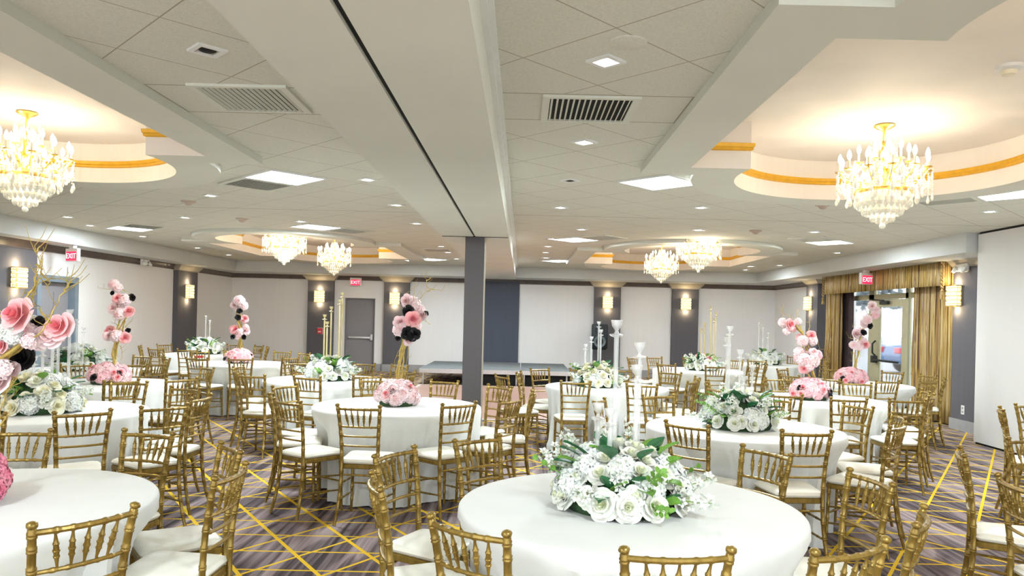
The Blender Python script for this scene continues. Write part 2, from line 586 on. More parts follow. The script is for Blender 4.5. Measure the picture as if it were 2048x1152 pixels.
struct('trim_60', cornice((XL, YB), (-1.10, YB), 0, -1), M['cornice'])
struct('trim_61', cornice((-.205, YB), (XR, YB), 0, -1), M['cornice'])
struct('trim_62', cornice((XL, Y0), (XL, YB), 1, 0), M['cornice'])
struct('trim_63', cornice((XR, 18.3), (XR, YB), -1, 0), M['cornice'])
struct('trim_64', cornice((XR, 10.5), (XR, 12.5), -1, 0), M['capital'])
struct('trim_65', MB().box(-1.10, -.205, YB - .09, YB, 2.60, ZS), M['cornice'])
bb = MB()
for a, b in ((XL, DX0), (DX1, XR)):
    bb.box(a, b, YB - .02, YB, 0, .2)
for a, b in PB:
    bb.box(a - .015, b + .015, YB - .14, YB, 0, .2)
struct('baseboard_back', bb, M['base'])
struct('baseboard_left', MB().box(XL, XL + .02, Y0, LY0, 0, .2).box(XL, XL + .02, LY1, YB, 0, .2), M['base'])
struct('baseboard_right', MB().box(6.842, 6.86, 11.33, 12.03, 0, .17).box(XR - .02, XR, 18.3, YB, 0, .2), M['base'])

# ------------------------------------------------------------------ doors
dr = struct('door_1', MB().box(DX0 + .02, DX1 - .02, YB + .10, YB + .15, .01, DZ - .02), M['door'])
struct('door_frame', MB().box(DX0, DX0 + .02, YB, YB + .15, 0, DZ).box(DX1 - .02, DX1, YB, YB + .15, 0, DZ).box(DX0, DX1, YB, YB + .15, DZ - .02, DZ), M['door'], parent=dr)
bar = struct('panic_bar', MB().rbox(DX0 + .10, DX1 - .08, YB + .035, YB + .075, .90, .96, .012), M['steel'], True, parent=dr)
struct('latch_housing', MB().rbox(DX1 - .14, DX1 - .06, YB + .03, YB + .10, .85, 1.03, .012), M['steel'], True, parent=dr)
dl = struct('door_2', MB().box(XL - .15, XL - .10, LY0 + .05, LY1 - .05, .01, LZ - .05), M['door'])
q = MB()
for a, b in ((LY0 + .14, LY0 + .48), (LY0 + .58, LY1 - .14)):
    q.box(XL - .101, XL - .09, a, b, .25, LZ - .22)
struct('door_panel', q, M['door'], parent=dl)
struct('door_frame', MB().box(XL - .12, XL + .03, LY0 - .06, LY0 + .05, 0, LZ + .06).box(XL - .12, XL + .03, LY1 - .05, LY1 + .06, 0, LZ + .06).box(XL - .12, XL + .03, LY0 + .05, LY1 - .05, LZ - .05, LZ + .06), M['frame'], parent=dl)
# glazed entrance in the right wall
X0, X1 = XR + .02, XR + .10
fr = MB()
for a, b in ((RY0, 13.68), (13.92, 14.02), (15.28, 15.50), (16.40, RY1)):
    fr.box(X0, X1, a, b, 0, RZ)
fr.box(X0, X1, RY0, RY1, 2.13, 2.23).box(X0, X1, RY0, RY1, 2.45, RZ).box(X0, X1, 15.5, 16.4, 0, .22).box(X0, X1, 13.68, 13.92, 0, .22)
wn = struct('window_1', fr, M['alu'])
gl = MB()
for a, b, z0, z1 in ((13.68, 13.92, .22, 2.13), (15.5, 16.4, .22, 2.13), (13.68, 13.92, 2.23, 2.45), (14.02, 15.28, 2.23, 2.45), (15.5, 16.4, 2.23, 2.45)):
    gl.box(X0 + .036, X0 + .042, a, b, z0, z1)
struct('pane', gl, M['glass'], parent=wn)
lf = MB().box(X0, X0 + .05, 14.02, 14.14, .02, 2.12).box(X0, X0 + .05, 15.03, 15.28, .02, 2.12).box(X0, X0 + .05, 14.14, 15.03, 1.98, 2.12).box(X0, X0 + .05, 14.14, 15.03, .02, .26)
de = struct('door_3', lf, M['alu'])
struct('pane', MB().box(X0 + .022, X0 + .028, 14.14, 15.03, .26, 1.98), M['glass'], parent=de)
struct('panic_bar', MB().rbox(X0 - .09, X0 - .04, 14.14, 15.10, .90, .94, .01).rbox(X0 - .09, X0, 15.08, 15.20, .86, 1.0, .01), M['black'], True, parent=de)
struct('pull_handle', MB().tube([(X0 - .01, 15.16, 1.0), (X0 - .07, 15.16, 1.06), (X0 - .07, 15.16, 1.24), (X0 - .01, 15.16, 1.30)], .018), M['black'], True, parent=de)
struct('door_closer', MB().rbox(X0 - .07, X0, 14.62, 14.92, 2.02, 2.09, .015).tube([(X0 - .05, 14.75, 2.10), (X0 - .22, 15.0, 2.12), (X0 - .05, 15.3, 2.14)], .012), M['black'], True, parent=de)

# outside the glazed door
struct('ground', MB().box(XR + .2, 90, -20, 110, -.12, -.02), M['ground'])


def make_car(x, y, label):
    t = thing('car', label, 'car', (x, y, -.02), 0)
    prof = [(-2.2, .35), (-2.25, .62), (-2.2, .92), (-2.05, 1.0), (-1.55, 1.04), (-.85, 1.42), (.55, 1.43), (1.15, 1.02), (1.95, .90), (2.2, .70), (2.25, .35)]
    rings = []
    for w, s in ((-.88, .93), (-.80, 1.0), (.80, 1.0), (.88, .93)):
        rings.append([(px * (.5 + s / 2), w * (1 if pz < 1.05 else .86), .35 + (pz - .35) * (.4 + s * .6)) for px, pz in prof])
    obj('car_body', MB().rings(rings), M['car'], t)
    for sy in (-1, 1):
        q = [(-1.38, 1.06), (-.82, 1.36), (.5, 1.37), (.98, 1.06)]
        a = [(px, sy * .885, pz) for px, pz in q]
        b = [(px, sy * .70, pz) for px, pz in q]
        obj('side_window', MB().rings([a, b]), M['carglass'], t)
        obj('tail_lamp', MB().rbox(-2.27, -2.1, sy * .62 - .2, sy * .62 + .2, .70, .90, .03), M['tail'], t)
        for px in (-1.35, 1.4):
            obj('wheel', MB().lathe([(.05, -.09), (.30, -.09), (.33, -.05), (.33, .05), (.30, .09), (.05, .09)], 20), M['tyre'], t, loc=(px, sy * .80, .33), rot=(PI / 2, 0, 0))
    q = [(-1.52, .70, 1.06), (-.88, .62, 1.40), (-.88, -.62, 1.40), (-1.52, -.70, 1.06)]
    obj('rear_window', MB().rings([q, [(px - .012, py, pz + .012) for px, py, pz in q]]), M['carglass'], t)
    return t


make_car(14.9, 26.0, 'blue parked car seen through the glass entrance door')
make_car(17.8, 29.6, 'blue parked car farther out, behind the nearest one outside the door')


def bare_tree(x, y, h, seed, label):
    rnd = random.Random(seed)
    t = thing('tree', label, 'tree', (x, y, -.02))
    q = MB()

    def grow(p, d, ln, r, lev):
        pts, rr = [p], [r]
        for i in range(3):
            d = (d + Vector((rnd.uniform(-.2, .2), rnd.uniform(-.2, .2), rnd.uniform(0, .15)))).normalized()
            pts.append(pts[-1] + d * ln / 3)
            rr.append(r * (1 - .2 * (i + 1)))
        q.tube(pts, rr, 5)
        if lev:
            for i in range(4):
                a = rnd.uniform(0, 2 * PI)
                grow(pts[rnd.choice((2, 3))], (d + Vector((math.cos(a), math.sin(a), .3)) * .8).normalized(), ln * .66, r * .5, lev - 1)
    grow(Vector((0, 0, 0)), Vector((0, 0, 1)), h * .42, .14, 3)
    obj('branches', q, M['bark'], t)
    c = MB()
    for i in range(220):
        a, e, rr = rnd.uniform(0, 2 * PI), rnd.uniform(-.5, 1.4), h * .3 * rnd.uniform(.5, 1)
        c.ball((rr * math.cos(a) * math.cos(e), rr * math.sin(a) * math.cos(e), h * .62 + rr * math.sin(e)), rnd.uniform(.08, .2), 5, 3)
    obj('crown', c, M['haze'], t)


bare_tree(24.5, 52, 5.5, 1, 'pale hazy tree outside, seen through the entrance door glass')
bare_tree(18.6, 47, 6.5, 2, 'pale hazy tree outside, seen through the far side window of the entrance')
bare_tree(27.5, 62, 6, 3, 'pale distant tree outside, behind the nearer one in the door glass')

# ------------------------------------------------------------------ curtains, lamps and fixtures
def pleats(y0, y1, z0, z1, x, depth, n, seed, gather=None, nz=8):
    """hanging cloth along Y with sine pleats; gather(z) narrows it"""
    rnd = random.Random(seed)
    ph = [rnd.uniform(-.5, .5) for _ in range(n + 2)]
    P = []
    N = n * 8
    for i in range(N + 1):
        t = i / N
        row = []
        for j in range(nz + 1):
            z = z0 + (z1 - z0) * j / nz
            y = y0 + (y1 - y0) * t
            if gather:
                y = gather(t, z)
            k = t * n
            d = depth * (.75 + .25 * math.sin(ph[int(k)] * 6)) * math.sin(2 * PI * k + ph[min(int(k + .5), n)] * .8)
            row.append((x + d * (.7 + .3 * (1 - j / nz)), y + .012 * math.sin(j + k), z))
        P.append(row)
    q = MB().grid(P)
    return q


def solid(o, th=.006):
    m = o.modifiers.new('thickness', 'SOLIDIFY')
    m.thickness = th
    return o


cr = solid(obj('curtain', pleats(12.22, 13.42, .03, 2.55, 6.98, .055, 11, 3), M['curtain']))
tag(cr, 'gold striped floor-length curtain between the glass door and the right pilaster', 'curtain')


def gl_(t, z):
    return 16.30 + t * (.78 if z > 1.4 else .78 + .14 * (1.4 - z))


cl = solid(obj('curtain', pleats(16.85, 17.5, .03, 2.55, 6.90, .05, 8, 5, gl_), M['curtain']))
tag(cl, 'gold striped curtain left of the entrance, beside its dark brown lining', 'curtain')
ln = solid(obj('curtain', pleats(16.0, 16.6, .03, 2.55, 7.03, .03, 5, 7), M['liner']))
tag(ln, 'dark brown lining curtain hanging between gold curtain and side window', 'curtain')
va = thing('valance', 'gathered gold striped valance across the top of the glass entrance', 'valance', (0, 0, 0))
solid(obj('front_sheet', pleats(12.05, 16.78, 2.27, 2.655, 6.72, .016, 46, 9, nz=3), M['curtain'], va))
for y in (12.05,):
    vr = MB().grid([[(6.72 + .38 * i / 10, y + .012 * math.sin(i * 2.2), 2.27 + .385 * j / 3) for j in range(4)] for i in range(11)])
    solid(obj('end_return', vr, M['curtain'], va))
for y in (12.04, 16.80):
    q = MB()
    for a in range(2):
        q.tube([(6.69 + .02 * math.cos(i * 1.1 + a * PI), y + .02 * math.sin(i * 1.1 + a * PI), 2.64 - .022 * i) for i in range(20)], .014, 6)
    q.lathe([(.012, 0), (.03, -.03), (.022, -.06), (.04, -.16)], 10, (6.69, y, 2.21))
    obj('cord_tassel', q, M['curtain'], va)


def text_mesh(s, size, m, parent, loc, rot):
    cu = bpy.data.curves.new('lettering', 'FONT')
    cu.body = s
    cu.size = size
    cu.align_x = 'CENTER'
    cu.align_y = 'CENTER'
    cu.extrude = .003
    tmp = bpy.data.objects.new('lettering', cu)
    COL.objects.link(tmp)
    bpy.context.view_layer.update()
    me = bpy.data.meshes.new_from_object(tmp.evaluated_get(bpy.context.evaluated_depsgraph_get()))
    bpy.data.objects.remove(tmp)
    me.materials.clear()
    me.materials.append(m)
    return link('lettering', me, parent, loc, rot)


def exit_sign(p, rz, label, hang):
    t = thing('exit_sign', label, 'exit sign', p, rz, 'lit exit signs')
    obj('housing', MB().rbox(-.16, .16, -.03, .03, -.12, .10, .012), M['white'], t)
    obj('face', MB().rbox(-.13, .13, -.036, -.028, -.11, .045, .004), M['exit'], t)
    text_mesh('EXIT', .125, M['exit_text'], t, (0, -.038, -.034), (PI / 2, 0, 0))
    if hang:
        obj('mount', MB().rbox(-.06, .06, -.035, .035, .10, hang, .01), M['white'], t)
    return t


exit_sign((-4.68, YB - .15, 2.50), 0, 'red exit sign on the back wall above the grey door', 0)
exit_sign((-7.72, 12.9, 2.50), R_(-25), 'red exit sign hanging under the left soffit by the blue-framed door', .155)
exit_sign((6.50, 14.3, 2.50), R_(25), 'red exit sign hanging in front of the gold valance', .155)
for nm, pw in (('exit_glow', (-7.78, 12.7, 2.4)),):
    pass


def sconce(p, rz, label):
    """p on the wall face, lamp sticks out along local -Y"""
    t = thing('wall_sconce', label, 'wall lamp', p, rz, 'crystal wall sconces on the pilasters')
    obj('back_plate', MB().rbox(-.10, .10, -.02, 0, -.17, .17, .01), M['brass'], t)
    q = MB()
    for z in (-.16, -.08, 0, .08):
        q.rbox(-.14, .14, -.125, -.02, z + .004, z + .076, .02)
    obj('crystal_shade', q, M['shade'], t)
    q = MB()
    for z in (-.165, .157):
        q.rbox(-.145, .145, -.13, -.015, z, z + .008, .02)
    obj('rim', q, M['brass'], t)
    l = bpy.data.lights.new('sconce_light', 'POINT')
    l.energy = SCONCE_W
    l.color = (1, .80, .48)
    l.shadow_soft_size = .03
    for z in (.215, -.215):
        link('sconce_light', l, t, (0, -.08, z))
    return t


SC = [((640, 593), YB - .12, 'lit crystal wall lamp on the pilaster left of the grey door'), ((790, 597), YB - .12, 'lit crystal wall lamp on the pilaster right of the grey door'),
      ((1215, 605), YB - .12, 'lit crystal wall lamp on the pilaster above the black loudspeaker'), ((1371, 608), YB - .12, 'lit crystal wall lamp on the rightmost pilaster of the back wall')]
for (x, y), Y, lb in SC:
    p = at(x, y, Y)
    sconce((p.x, Y, p.z), 0, lb)
for x, y, X, rz, lb in ((30, 555, XL + .12, PI / 2, 'large lit crystal wall lamp at the left frame edge'), (374, 583, XL + .12, PI / 2, 'lit crystal wall lamp on the far pilaster of the left wall'),
                        (1621, 607, 6.86, -PI / 2, 'lit crystal wall lamp left of the gold curtains'), (1916, 592, 6.86, -PI / 2, 'lit crystal wall lamp right of the gold curtains')):
    a, b = ray(x, y)
    d = X / a
    sconce((X, d, EYE + b * d), rz, lb)

# fire alarm pull, outlet, emergency lights, loudspeaker
p = at(640, 662, YB - .12)
t = thing('fire_alarm_pull', 'red fire alarm pull station on the pilaster left of the grey door', 'fire alarm', (p.x, YB - .12, p.z))
obj('mounting_plate', MB().rbox(-.085, .085, -.01, 0, -.09, .09, .004), M['white'], t)
obj('box', MB().rbox(-.075, .075, -.05, -.008, -.08, .08, .01), M['red'], t)
obj('pull_lever', MB().rbox(-.04, .04, -.07, -.045, -.03, .0, .006), M['white'], t)
a, b = ray(1926, 820)
d = 6.86 / a
t = thing('wall_outlet', 'white outlet plate low on the pilaster right of the curtains', 'outlet', (6.86, d, EYE + b * d), -PI / 2)
obj('plate', MB().rbox(-.045, .045, -.008, 0, -.07, .07, .005), M['white'], t)
obj('socket', MB().rbox(-.018, .018, -.011, -.006, .012, .045, .004), M['base'], t)
obj('socket', MB().rbox(-.018, .018, -.011, -.006, -.045, -.012, .004), M['base'], t)


def emergency(p, rz, label):
    t = thing('emergency_light', label, 'emergency light', p, rz)
    obj('mounting_plate', MB().rbox(-.10, .10, -.012, 0, -.06, .08, .006), M['white'], t)
    obj('housing', MB().rbox(-.15, .15, -.07, -.01, -.05, .07, .015), M['white'], t)
    for s in (-1, 1):
        obj('lamp_head', MB().lathe([(.02, 0), (.05, .01), (.055, .05), (.045, .06)], 14), M['white'], t, loc=(s * .10, -.07, -.04), rot=(R_(60), 0, s * .5))


emergency((XL + .09, 16.05, 2.58), PI / 2, 'white twin-head emergency light on the left wall cornice')
emergency((6.86, 11.72, 2.53), -PI / 2, 'white twin-head emergency light above the right pilaster')
t = thing('loudspeaker', 'black loudspeaker on a pole in front of the back pilaster', 'loudspeaker', (2.09, 20.45, 0))
obj('stand_pole', MB().tube([(0, 0, .1), (0, 0, .82)], .018), M['black'], t)
for k in range(3):
    a = k * 2.094 + .5
    obj('leg', MB().tube([(0, 0, .45), (.38 * math.cos(a), .38 * math.sin(a), .015)], .012), M['black'], t)
q = MB()
q.rings([[(x * w, y * dd, z) for x, y in ((-.22, -.14), (-.17, -.18), (.17, -.18), (.22, -.14), (.16, .16), (-.16, .16))] for w, dd, z in ((.8, .8, .78), (.98, 1, .82), (1, 1, 1.05), (1, 1, 1.42), (.92, .9, 1.47))])
obj('cabinet', q, M['speaker'], t)
obj('woofer', MB().lathe([(.16, 0), (.16, .015), (.12, .01), (.03, -.03), (.001, -.03)], 24), M['cone'], t, loc=(0, -.178, 1.0), rot=(PI / 2, 0, 0))
obj('horn', MB().rbox(-.12, .12, -.19, -.17, 1.22, 1.40, .02), M['black'], t)

# stage decks
DK = ((-2.36, -1.19, 'left'), (-1.18, -.03, 'middle'), (-.01, 1.14, 'right'))
for x0, x1, w in DK:
    t = thing('stage_deck', 'low portable stage deck with dark top, %s of the three by the back wall' % w, 'stage', ((x0 + x1) / 2, 18.95, 0), 0, 'portable stage decks at the back')
    h = (x1 - x0) / 2
    obj('deck_top', MB().box(-h, h, -1.5, 1.5, .335, .365), M['deck'], t)
    q = MB().box(-h, h, -1.52, -1.5, .27, .366).box(-h, h, 1.5, 1.52, .27, .366)
    q.box(-h - .004, -h, -1.5, 1.5, .27, .366).box(h, h + .004, -1.5, 1.5, .27, .366)
    obj('edge_frame', q, M['steel'], t)
    for sx in (-1, 1):
        for sy in (-1, 1):
            obj('leg', MB().tube([(sx * (h - .08), sy * 1.42, 0), (sx * (h - .08), sy * 1.42, .335)], .022), M['steel'], t)
    if w != 'left':
        obj('front_sheet', MB().box(-h, h, -1.38, -1.37, .0, .335), M['dark'], t)  # added black sheet stands for the shade under the deck, not a cloth
df = thing('dance_floor', 'portable pinkish wood dance floor in front of the stage', 'dance floor', (-.55, 14.45, 0))
obj('parquet', MB().box(-1.72, 1.72, -2.75, 2.75, .002, .016), M['wood'], df)
obj('edging', MB().box(-1.80, 1.80, -2.84, -2.75, .002, .014).box(-1.80, 1.80, 2.75, 2.84, .002, .014).box(-1.80, -1.72, -2.75, 2.75, .002, .014).box(1.72, 1.80, -2.75, 2.75, .002, .014), M['trimw'], df)

# ------------------------------------------------------------------ ceiling fixtures
PAN = [(1.29, 7.23, 'square lit ceiling panel just left of the right chandelier tray'), (4.77, 7.40, 'lit ceiling panel at the right frame edge by a vent'), (.85, 12.63, 'lit ceiling panel near the far right tray, left of its chandeliers'),
       (4.92, 12.15, 'lit ceiling panel above the gold curtains'), (.80, 17.40, 'small far lit ceiling panel just right of the column'), (-2.38, 7.44, 'large lit ceiling panel left of the beam beside a vent'),
       (-3.23, 11.66, 'lit ceiling panel directly above the far left chandeliers'), (-6.57, 12.55, 'lit ceiling panel above the left wall door'), (-2.20, 17.85, 'small far lit ceiling panel just left of the column'), (5.0, 17.6, 'tiny lit ceiling panel in the far right corner'),
       (1.29, .75, 'lit ceiling panel right of the beam, overhead and outside the top frame edge'), (-2.45, .75, 'lit ceiling panel left of the beam, overhead and outside the top frame edge')]
for x, y, lb in PAN:
    t = thing('ceiling_light', lb, 'ceiling light', (x, y, ZC), PI / 4, 'square ceiling light panels')
    obj('diffuser', MB().box(-.275, .275, -.275, .275, -.012, -.006), M['panel'], t)
    obj('frame', MB().box(-.30, .30, -.30, -.275, -.014, 0).box(-.30, .30, .275, .30, -.014, 0).box(-.30, -.275, -.275, .275, -.014, 0).box(.275, .30, -.275, .275, -.014, 0), M['white'], t)
    l = bpy.data.lights.new('panel_light', 'AREA')
    l.energy = PANEL_W
    l.size = .54
    l.color = (.83, .945, 1)
    link('panel_light', l, t, (0, 0, -.02))


def vent(x, y, rz, label, n=15, dark=True):
    t = thing('air_vent', label, 'air vent', (x, y, ZC), rz, 'ceiling air vents')
    obj('frame', MB().box(-.295, .295, -.285, -.25, -.016, 0).box(-.295, .295, .25, .285, -.016, 0).box(-.295, -.25, -.25, .25, -.016, 0).box(.25, .295, -.25, .25, -.016, 0), M['tray'], t)
    obj('cavity', MB().box(-.25, .25, -.25, .25, -.004, -.001), M['dark'], t)
    for i in range(n):
        xx = -.235 + .47 * i / (n - 1)
        b = MB()
        b.add([(xx - .009, -.25, -.016), (xx + .002, -.25, -.004), (xx + .005, -.25, -.005), (xx - .006, -.25, -.018), (xx - .009, .25, -.016), (xx + .002, .25, -.004), (xx + .005, .25, -.005), (xx - .006, .25, -.018)],
              [(0, 1, 2, 3), (7, 6, 5, 4), (0, 4, 5, 1), (1, 5, 6, 2), (2, 6, 7, 3), (3, 7, 4, 0)])
        obj('slat', b, M['tray'], t, smooth=False)


vent(.385, 4.765, 0, 'slatted ceiling vent with dark gaps just right of the beam')
vent(-1.715, 4.705, 0, 'slatted ceiling vent with a yellow stain left of the beam')
vent(-2.80, 7.86, PI / 4, 'ceiling vent touching the large light panel left of the beam')
vent(4.35, 7.82, PI / 4, 'dark ceiling vent behind the right chandelier')
vent(4.50, 11.73, PI / 4, 'ceiling vent touching the light panel above the gold curtains')
vent(1.27, 12.21, PI / 4, 'ceiling vent touching the panel near the far right tray')
vent(-2.81, 12.08, PI / 4, 'ceiling vent touching the panel above the far left chandeliers')
vent(-6.15, 12.13, PI / 4, 'ceiling vent touching the panel above the left wall door')
vent(-1.75, 15.2, 0, 'far ceiling vent just left of the column')

DL = [(1212, 121, 1, 'nearest square-trimmed spotlight right of the beam'), (1168, 283, 1, 'spotlight behind the vent right of the beam'), (735, 358, 1, 'first spotlight in the row left of the beam'), (793, 409, 1, 'second spotlight in the row left of the beam'),
      (833, 446, 1, 'third spotlight in the row left of the beam'), (883, 492, 1, 'fourth spotlight in the row left of the beam'), (896, 504, 1, 'fifth spotlight in the row left of the beam'), (913, 517, 1, 'farthest spotlight in the row left of the beam'),
      (1121, 414, 1, 'spotlight right of the beam, under the lit panel'), (1402, 414, 1, 'spotlight below the right tray border'), (1397, 459, 1, 'spotlight above the far right chandeliers'), (1163, 458, 1, 'spotlight above the panel near the far right tray'),
      (1104, 477, 1, 'spotlight touching the left end of that far right panel'), (1096, 492, 1, 'spotlight between two far panels right of the column'), (1091, 504, 1, 'second last spotlight in the row right of the column'), (1092, 515, 1, 'last spotlight in the row right of the column'),
      (1220, 534, 1, 'far spotlight left of the far right tray'), (1630, 463, 1, 'spotlight above the panel by the gold curtains'), (1675, 505, 1, 'spotlight above the gold valance'), (1980, 422, 1, 'spotlight near the folding partition on the right'),
      (1560, 530, 1, 'spotlight near the far right ceiling corner'), (1491, 539, 1, 'spotlight nearest to the far right ceiling corner'), (602, 442, 1, 'spotlight just above the panel over the far left chandeliers'), (421, 390, 1, 'spotlight left of the large left panel'),
      (135, 433, 1, 'spotlight near the left soffit at the frame edge'), (180, 450, 1, 'small spotlight beside the left soffit'), (285, 472, 1, 'spotlight right below the panel over the left wall door'), (370, 434, 1, 'spotlight above the left smoke detectors'),
      (395, 495, 1, 'spotlight left of the far left tray'), (457, 509, 1, 'spotlight near the far left ceiling corner'), (795, 526, 1, 'far spotlight above the right back-wall exit pilaster'), (415, 99, 0, 'unlit square spotlight near the left of the beam'), (1140, 360, 0, 'unlit square spotlight right of the beam, left of the lit panel')]
for x, y, on, lb in DL:
    p = on_z(x, y, ZC)
    t = thing('ceiling_spotlight', lb, 'spotlight', (p.x, p.y, ZC), PI / 4, 'recessed square spotlights')
    obj('trim_ring', MB().box(-.075, .075, -.075, -.05, -.012, 0).box(-.075, .075, .05, .075, -.012, 0).box(-.075, -.05, -.05, .05, -.012, 0).box(.05, .075, -.05, .05, -.012, 0), M['white'], t)
    obj('lens', MB().lathe([(.001, -.012), (.035, -.010), (.045, -.004), (.045, 0)], 14), M['spot'] if on else M['dark'], t)
    if not on:
        obj('reflector', MB().box(-.05, .05, -.05, .05, -.004, -.001), M['capital'], t)
DT = [(1646, 409, 'brownish cone smoke detector below the right tray'), (1511, 461, 'brownish cone smoke detector above the far right tray'), (377, 402, 'brownish smoke detector left of the large left panel'), (484, 437, 'brownish smoke detector above the far left tray')]
for x, y, lb in DT:
    p = on_z(x, y, ZC)
    t = thing('smoke_detector', lb, 'smoke detector', (p.x, p.y, ZC), 0, 'cone smoke detectors')
    obj('base', MB().lathe([(.09, 0), (.085, -.012), (.06, -.02)], 18), M['detector'], t)
    obj('sensor', MB().lathe([(.058, -.02), (.03, -.05), (.012, -.055)], 14), M['detector'], t)
p = on_z(2018, 132, ZT)
t = thing('smoke_detector', 'cream smoke detector on the ceiling of the right chandelier tray', 'smoke detector', (p.x, p.y, ZT))
obj('base', MB().lathe([(.085, 0), (.08, -.02), (.05, -.03)], 20), M['white'], t)
obj('sensor', MB().lathe([(.048, -.03), (.04, -.055), (.02, -.06)], 16), M['candle'], t)
t = thing('ceiling_speaker', 'faint round speaker cover on a tile near the beam', 'ceiling speaker', (.472, 3.613, ZC))
obj('grille', MB().lathe([(.095, 0), (.095, -.004), (.085, -.006), (.001, -.006)], 24), M['tile'], t)

# ------------------------------------------------------------------ chandeliers
def pendant(mb, x, y, z, h, r):
    mb.lathe([(r * .12, 0), (r * .5, -h * .25), (r, -h * .7), (r * .6, -h * .92), (r * .1, -h)], 6, (x, y, z))
    return mb


def beads(mb, pts, r):
    for q in pts:
        mb.lathe([(.0005, r), (r, 0), (.0005, -r)], 5, q)
    return mb


ARM = MB()
ARM.tube([(.06, 0, -.46), (.14, 0, -.50), (.24, 0, -.49), (.31, 0, -.43), (.335, 0, -.40)], [.008, .008, .007, .006, .006], 6)
ARM.lathe([(.006, -.40), (.035, -.392), (.04, -.385), (.008, -.38)], 10, (.335, 0, 0))
ARM2 = MB()
ARM2.tube([(.04, 0, -.36), (.10, 0, -.40), (.16, 0, -.37), (.19, 0, -.32)], [.007, .007, .006, .006], 6)
ARM2.lathe([(.006, -.32), (.03, -.312), (.034, -.306), (.008, -.30)], 10, (.19, 0, 0))
CAND = MB().lathe([(.009, 0), (.009, .065), (.004, .068)], 8)
BULB = MB().lathe([(.006, 0), (.013, .012), (.018, .035), (.013, .06), (.002, .082)], 8)
CROOK = MB().tube([(.015, 0, -.16), (.04, 0, -.10), (.08, 0, -.09), (.105, 0, -.12), (.10, 0, -.15)], .004, 5)
beads(CROOK, [(.102, 0, -.17 - .016 * i) for i in range(8)], .007)
pendant(CROOK, .102, 0, -.30, .05, .014)
STR = MB()
beads(STR, [(.335 - .035 * math.sin(i / 9 * PI), .0, -.40 - .12 * i / 9) for i in range(10)], .009)
pendant(STR, .36, 0, -.42, .07, .014)
pendant(STR, .335, .03, -.47, .09, .018)
pendant(STR, .30, -.03, -.50, .09, .018)
beads(STR, [(.36, .02, -.40 - .02 * i) for i in range(9)], .009)
pendant(STR, .36, .02, -.58, .07, .014)
beads(STR, [(.26, -.02, -.44 - .02 * i) for i in range(6)], .009)
pendant(STR, .26, -.02, -.56, .10, .020)
FEST = MB()
beads(FEST, [(.20 + .135 * i / 12, .0, -.34 - .07 * math.sin(i / 12 * PI)) for i in range(13)], .009)
BODY = MB()
rb = random.Random(4)
for i in range(240):
    a, zz = rb.uniform(0, 2 * PI), rb.uniform(-.56, -.16)
    rr = .05 + .20 * max(0, (-zz - .16) / .40) * rb.uniform(.4, 1)
    pendant(BODY, rr * math.cos(a), rr * math.sin(a), zz + .04, .06, .011)
TIERS = []
for R, z0, h, n in ((.205, -.565, .12, 30), (.185, -.575, .13, 26), (.145, -.64, .11, 22), (.125, -.65, .11, 18), (.08, -.72, .085, 12), (.04, -.74, .08, 6)):
    q = MB()
    for i in range(n):
        a = 2 * PI * i / n
        pendant(q, R * math.cos(a), R * math.sin(a), z0, h, .5 * 2 * PI * R / n * .95)
    TIERS.append(q)
CM = {}


def shared(key, mb, m, smooth=True):
    if key not in CM:
        CM[key] = mb.mesh(key, m, smooth)
    return CM[key]


def chandelier(x, y, label, near):
    t = thing('chandelier', label, 'chandelier', (x, y, ZT), random.Random(int(x * 10 + y)).uniform(0, .5), 'crystal chandeliers in the ceiling trays')
    link('canopy', shared('canopy', MB().lathe([(.075, 0), (.085, -.012), (.06, -.03), (.025, -.045), (.012, -.06)], 20), M['brass']), t)
    link('stem', shared('stem', MB().lathe([(.012, -.05), (.012, -.13), (.03, -.15), (.014, -.18), (.035, -.22), (.02, -.30), (.05, -.36), (.05, -.40), (.03, -.50), (.02, -.55)], 14), M['brass']), t)
    link('band', shared('band', MB().lathe([(.205, -.57), (.225, -.572), (.23, -.555), (.225, -.54), (.205, -.545)], 36, caps=False), M['brass']), t)
    link('crystal_cluster', shared('body', BODY, M['ccrystal'], False), t)['kind'] = 'stuff'
    for i, q in enumerate(TIERS):
        link('crystal_tier', shared('tier%d' % i, q, M['ccrystal'], False), t)
    link('ball_finial', shared('ballf', MB().ball((0, 0, -.835), .026, 12, 8), M['ccrystal']), t)
    for i in range(12):
        a = 2 * PI * i / 12
        ar = link('arm', shared('arm', ARM, M['brass']), t, rot=(0, 0, a))
        cd = link('candle', shared('cand', CAND, M['candle']), ar, (.335, 0, -.38))
        link('bulb', shared('bulb', BULB, M['bulb']), ar, (.335, 0, -.315))
        link('crystal_strand', shared('strand', STR, M['ccrystal'], False), t, rot=(0, 0, a + .13))
        link('bead_festoon', shared('fest', FEST, M['ccrystal'], False), t, rot=(0, 0, a))
    for i in range(6):
        a = 2 * PI * (i + .5) / 6
        ar = link('arm', shared('arm2', ARM2, M['brass']), t, rot=(0, 0, a))
        link('candle', shared('cand', CAND, M['candle']), ar, (.19, 0, -.30))
        link('bulb', shared('bulb', BULB, M['bulb']), ar, (.19, 0, -.235))
        if near:
            link('top_crook', shared('crook', CROOK, M['ccrystal']), t, rot=(0, 0, a + .5))
    cw = CHAND_W if near else CHAND_W * 2.6
    for z, w, sr, lx, ly in ((-.42, cw / 4, .08, .3, 0), (-.42, cw / 4, .08, -.3, 0), (-.42, cw / 4, .08, 0, .3), (-.42, cw / 4, .08, 0, -.3), (-.60, 10, .05, 0, 0)):
        l = bpy.data.lights.new('chandelier_light', 'POINT')
        l.energy = w
        l.color = (1, .83, .60)
        l.shadow_soft_size = sr
        link('chandelier_light', l, t, (lx, ly, z))
    return t


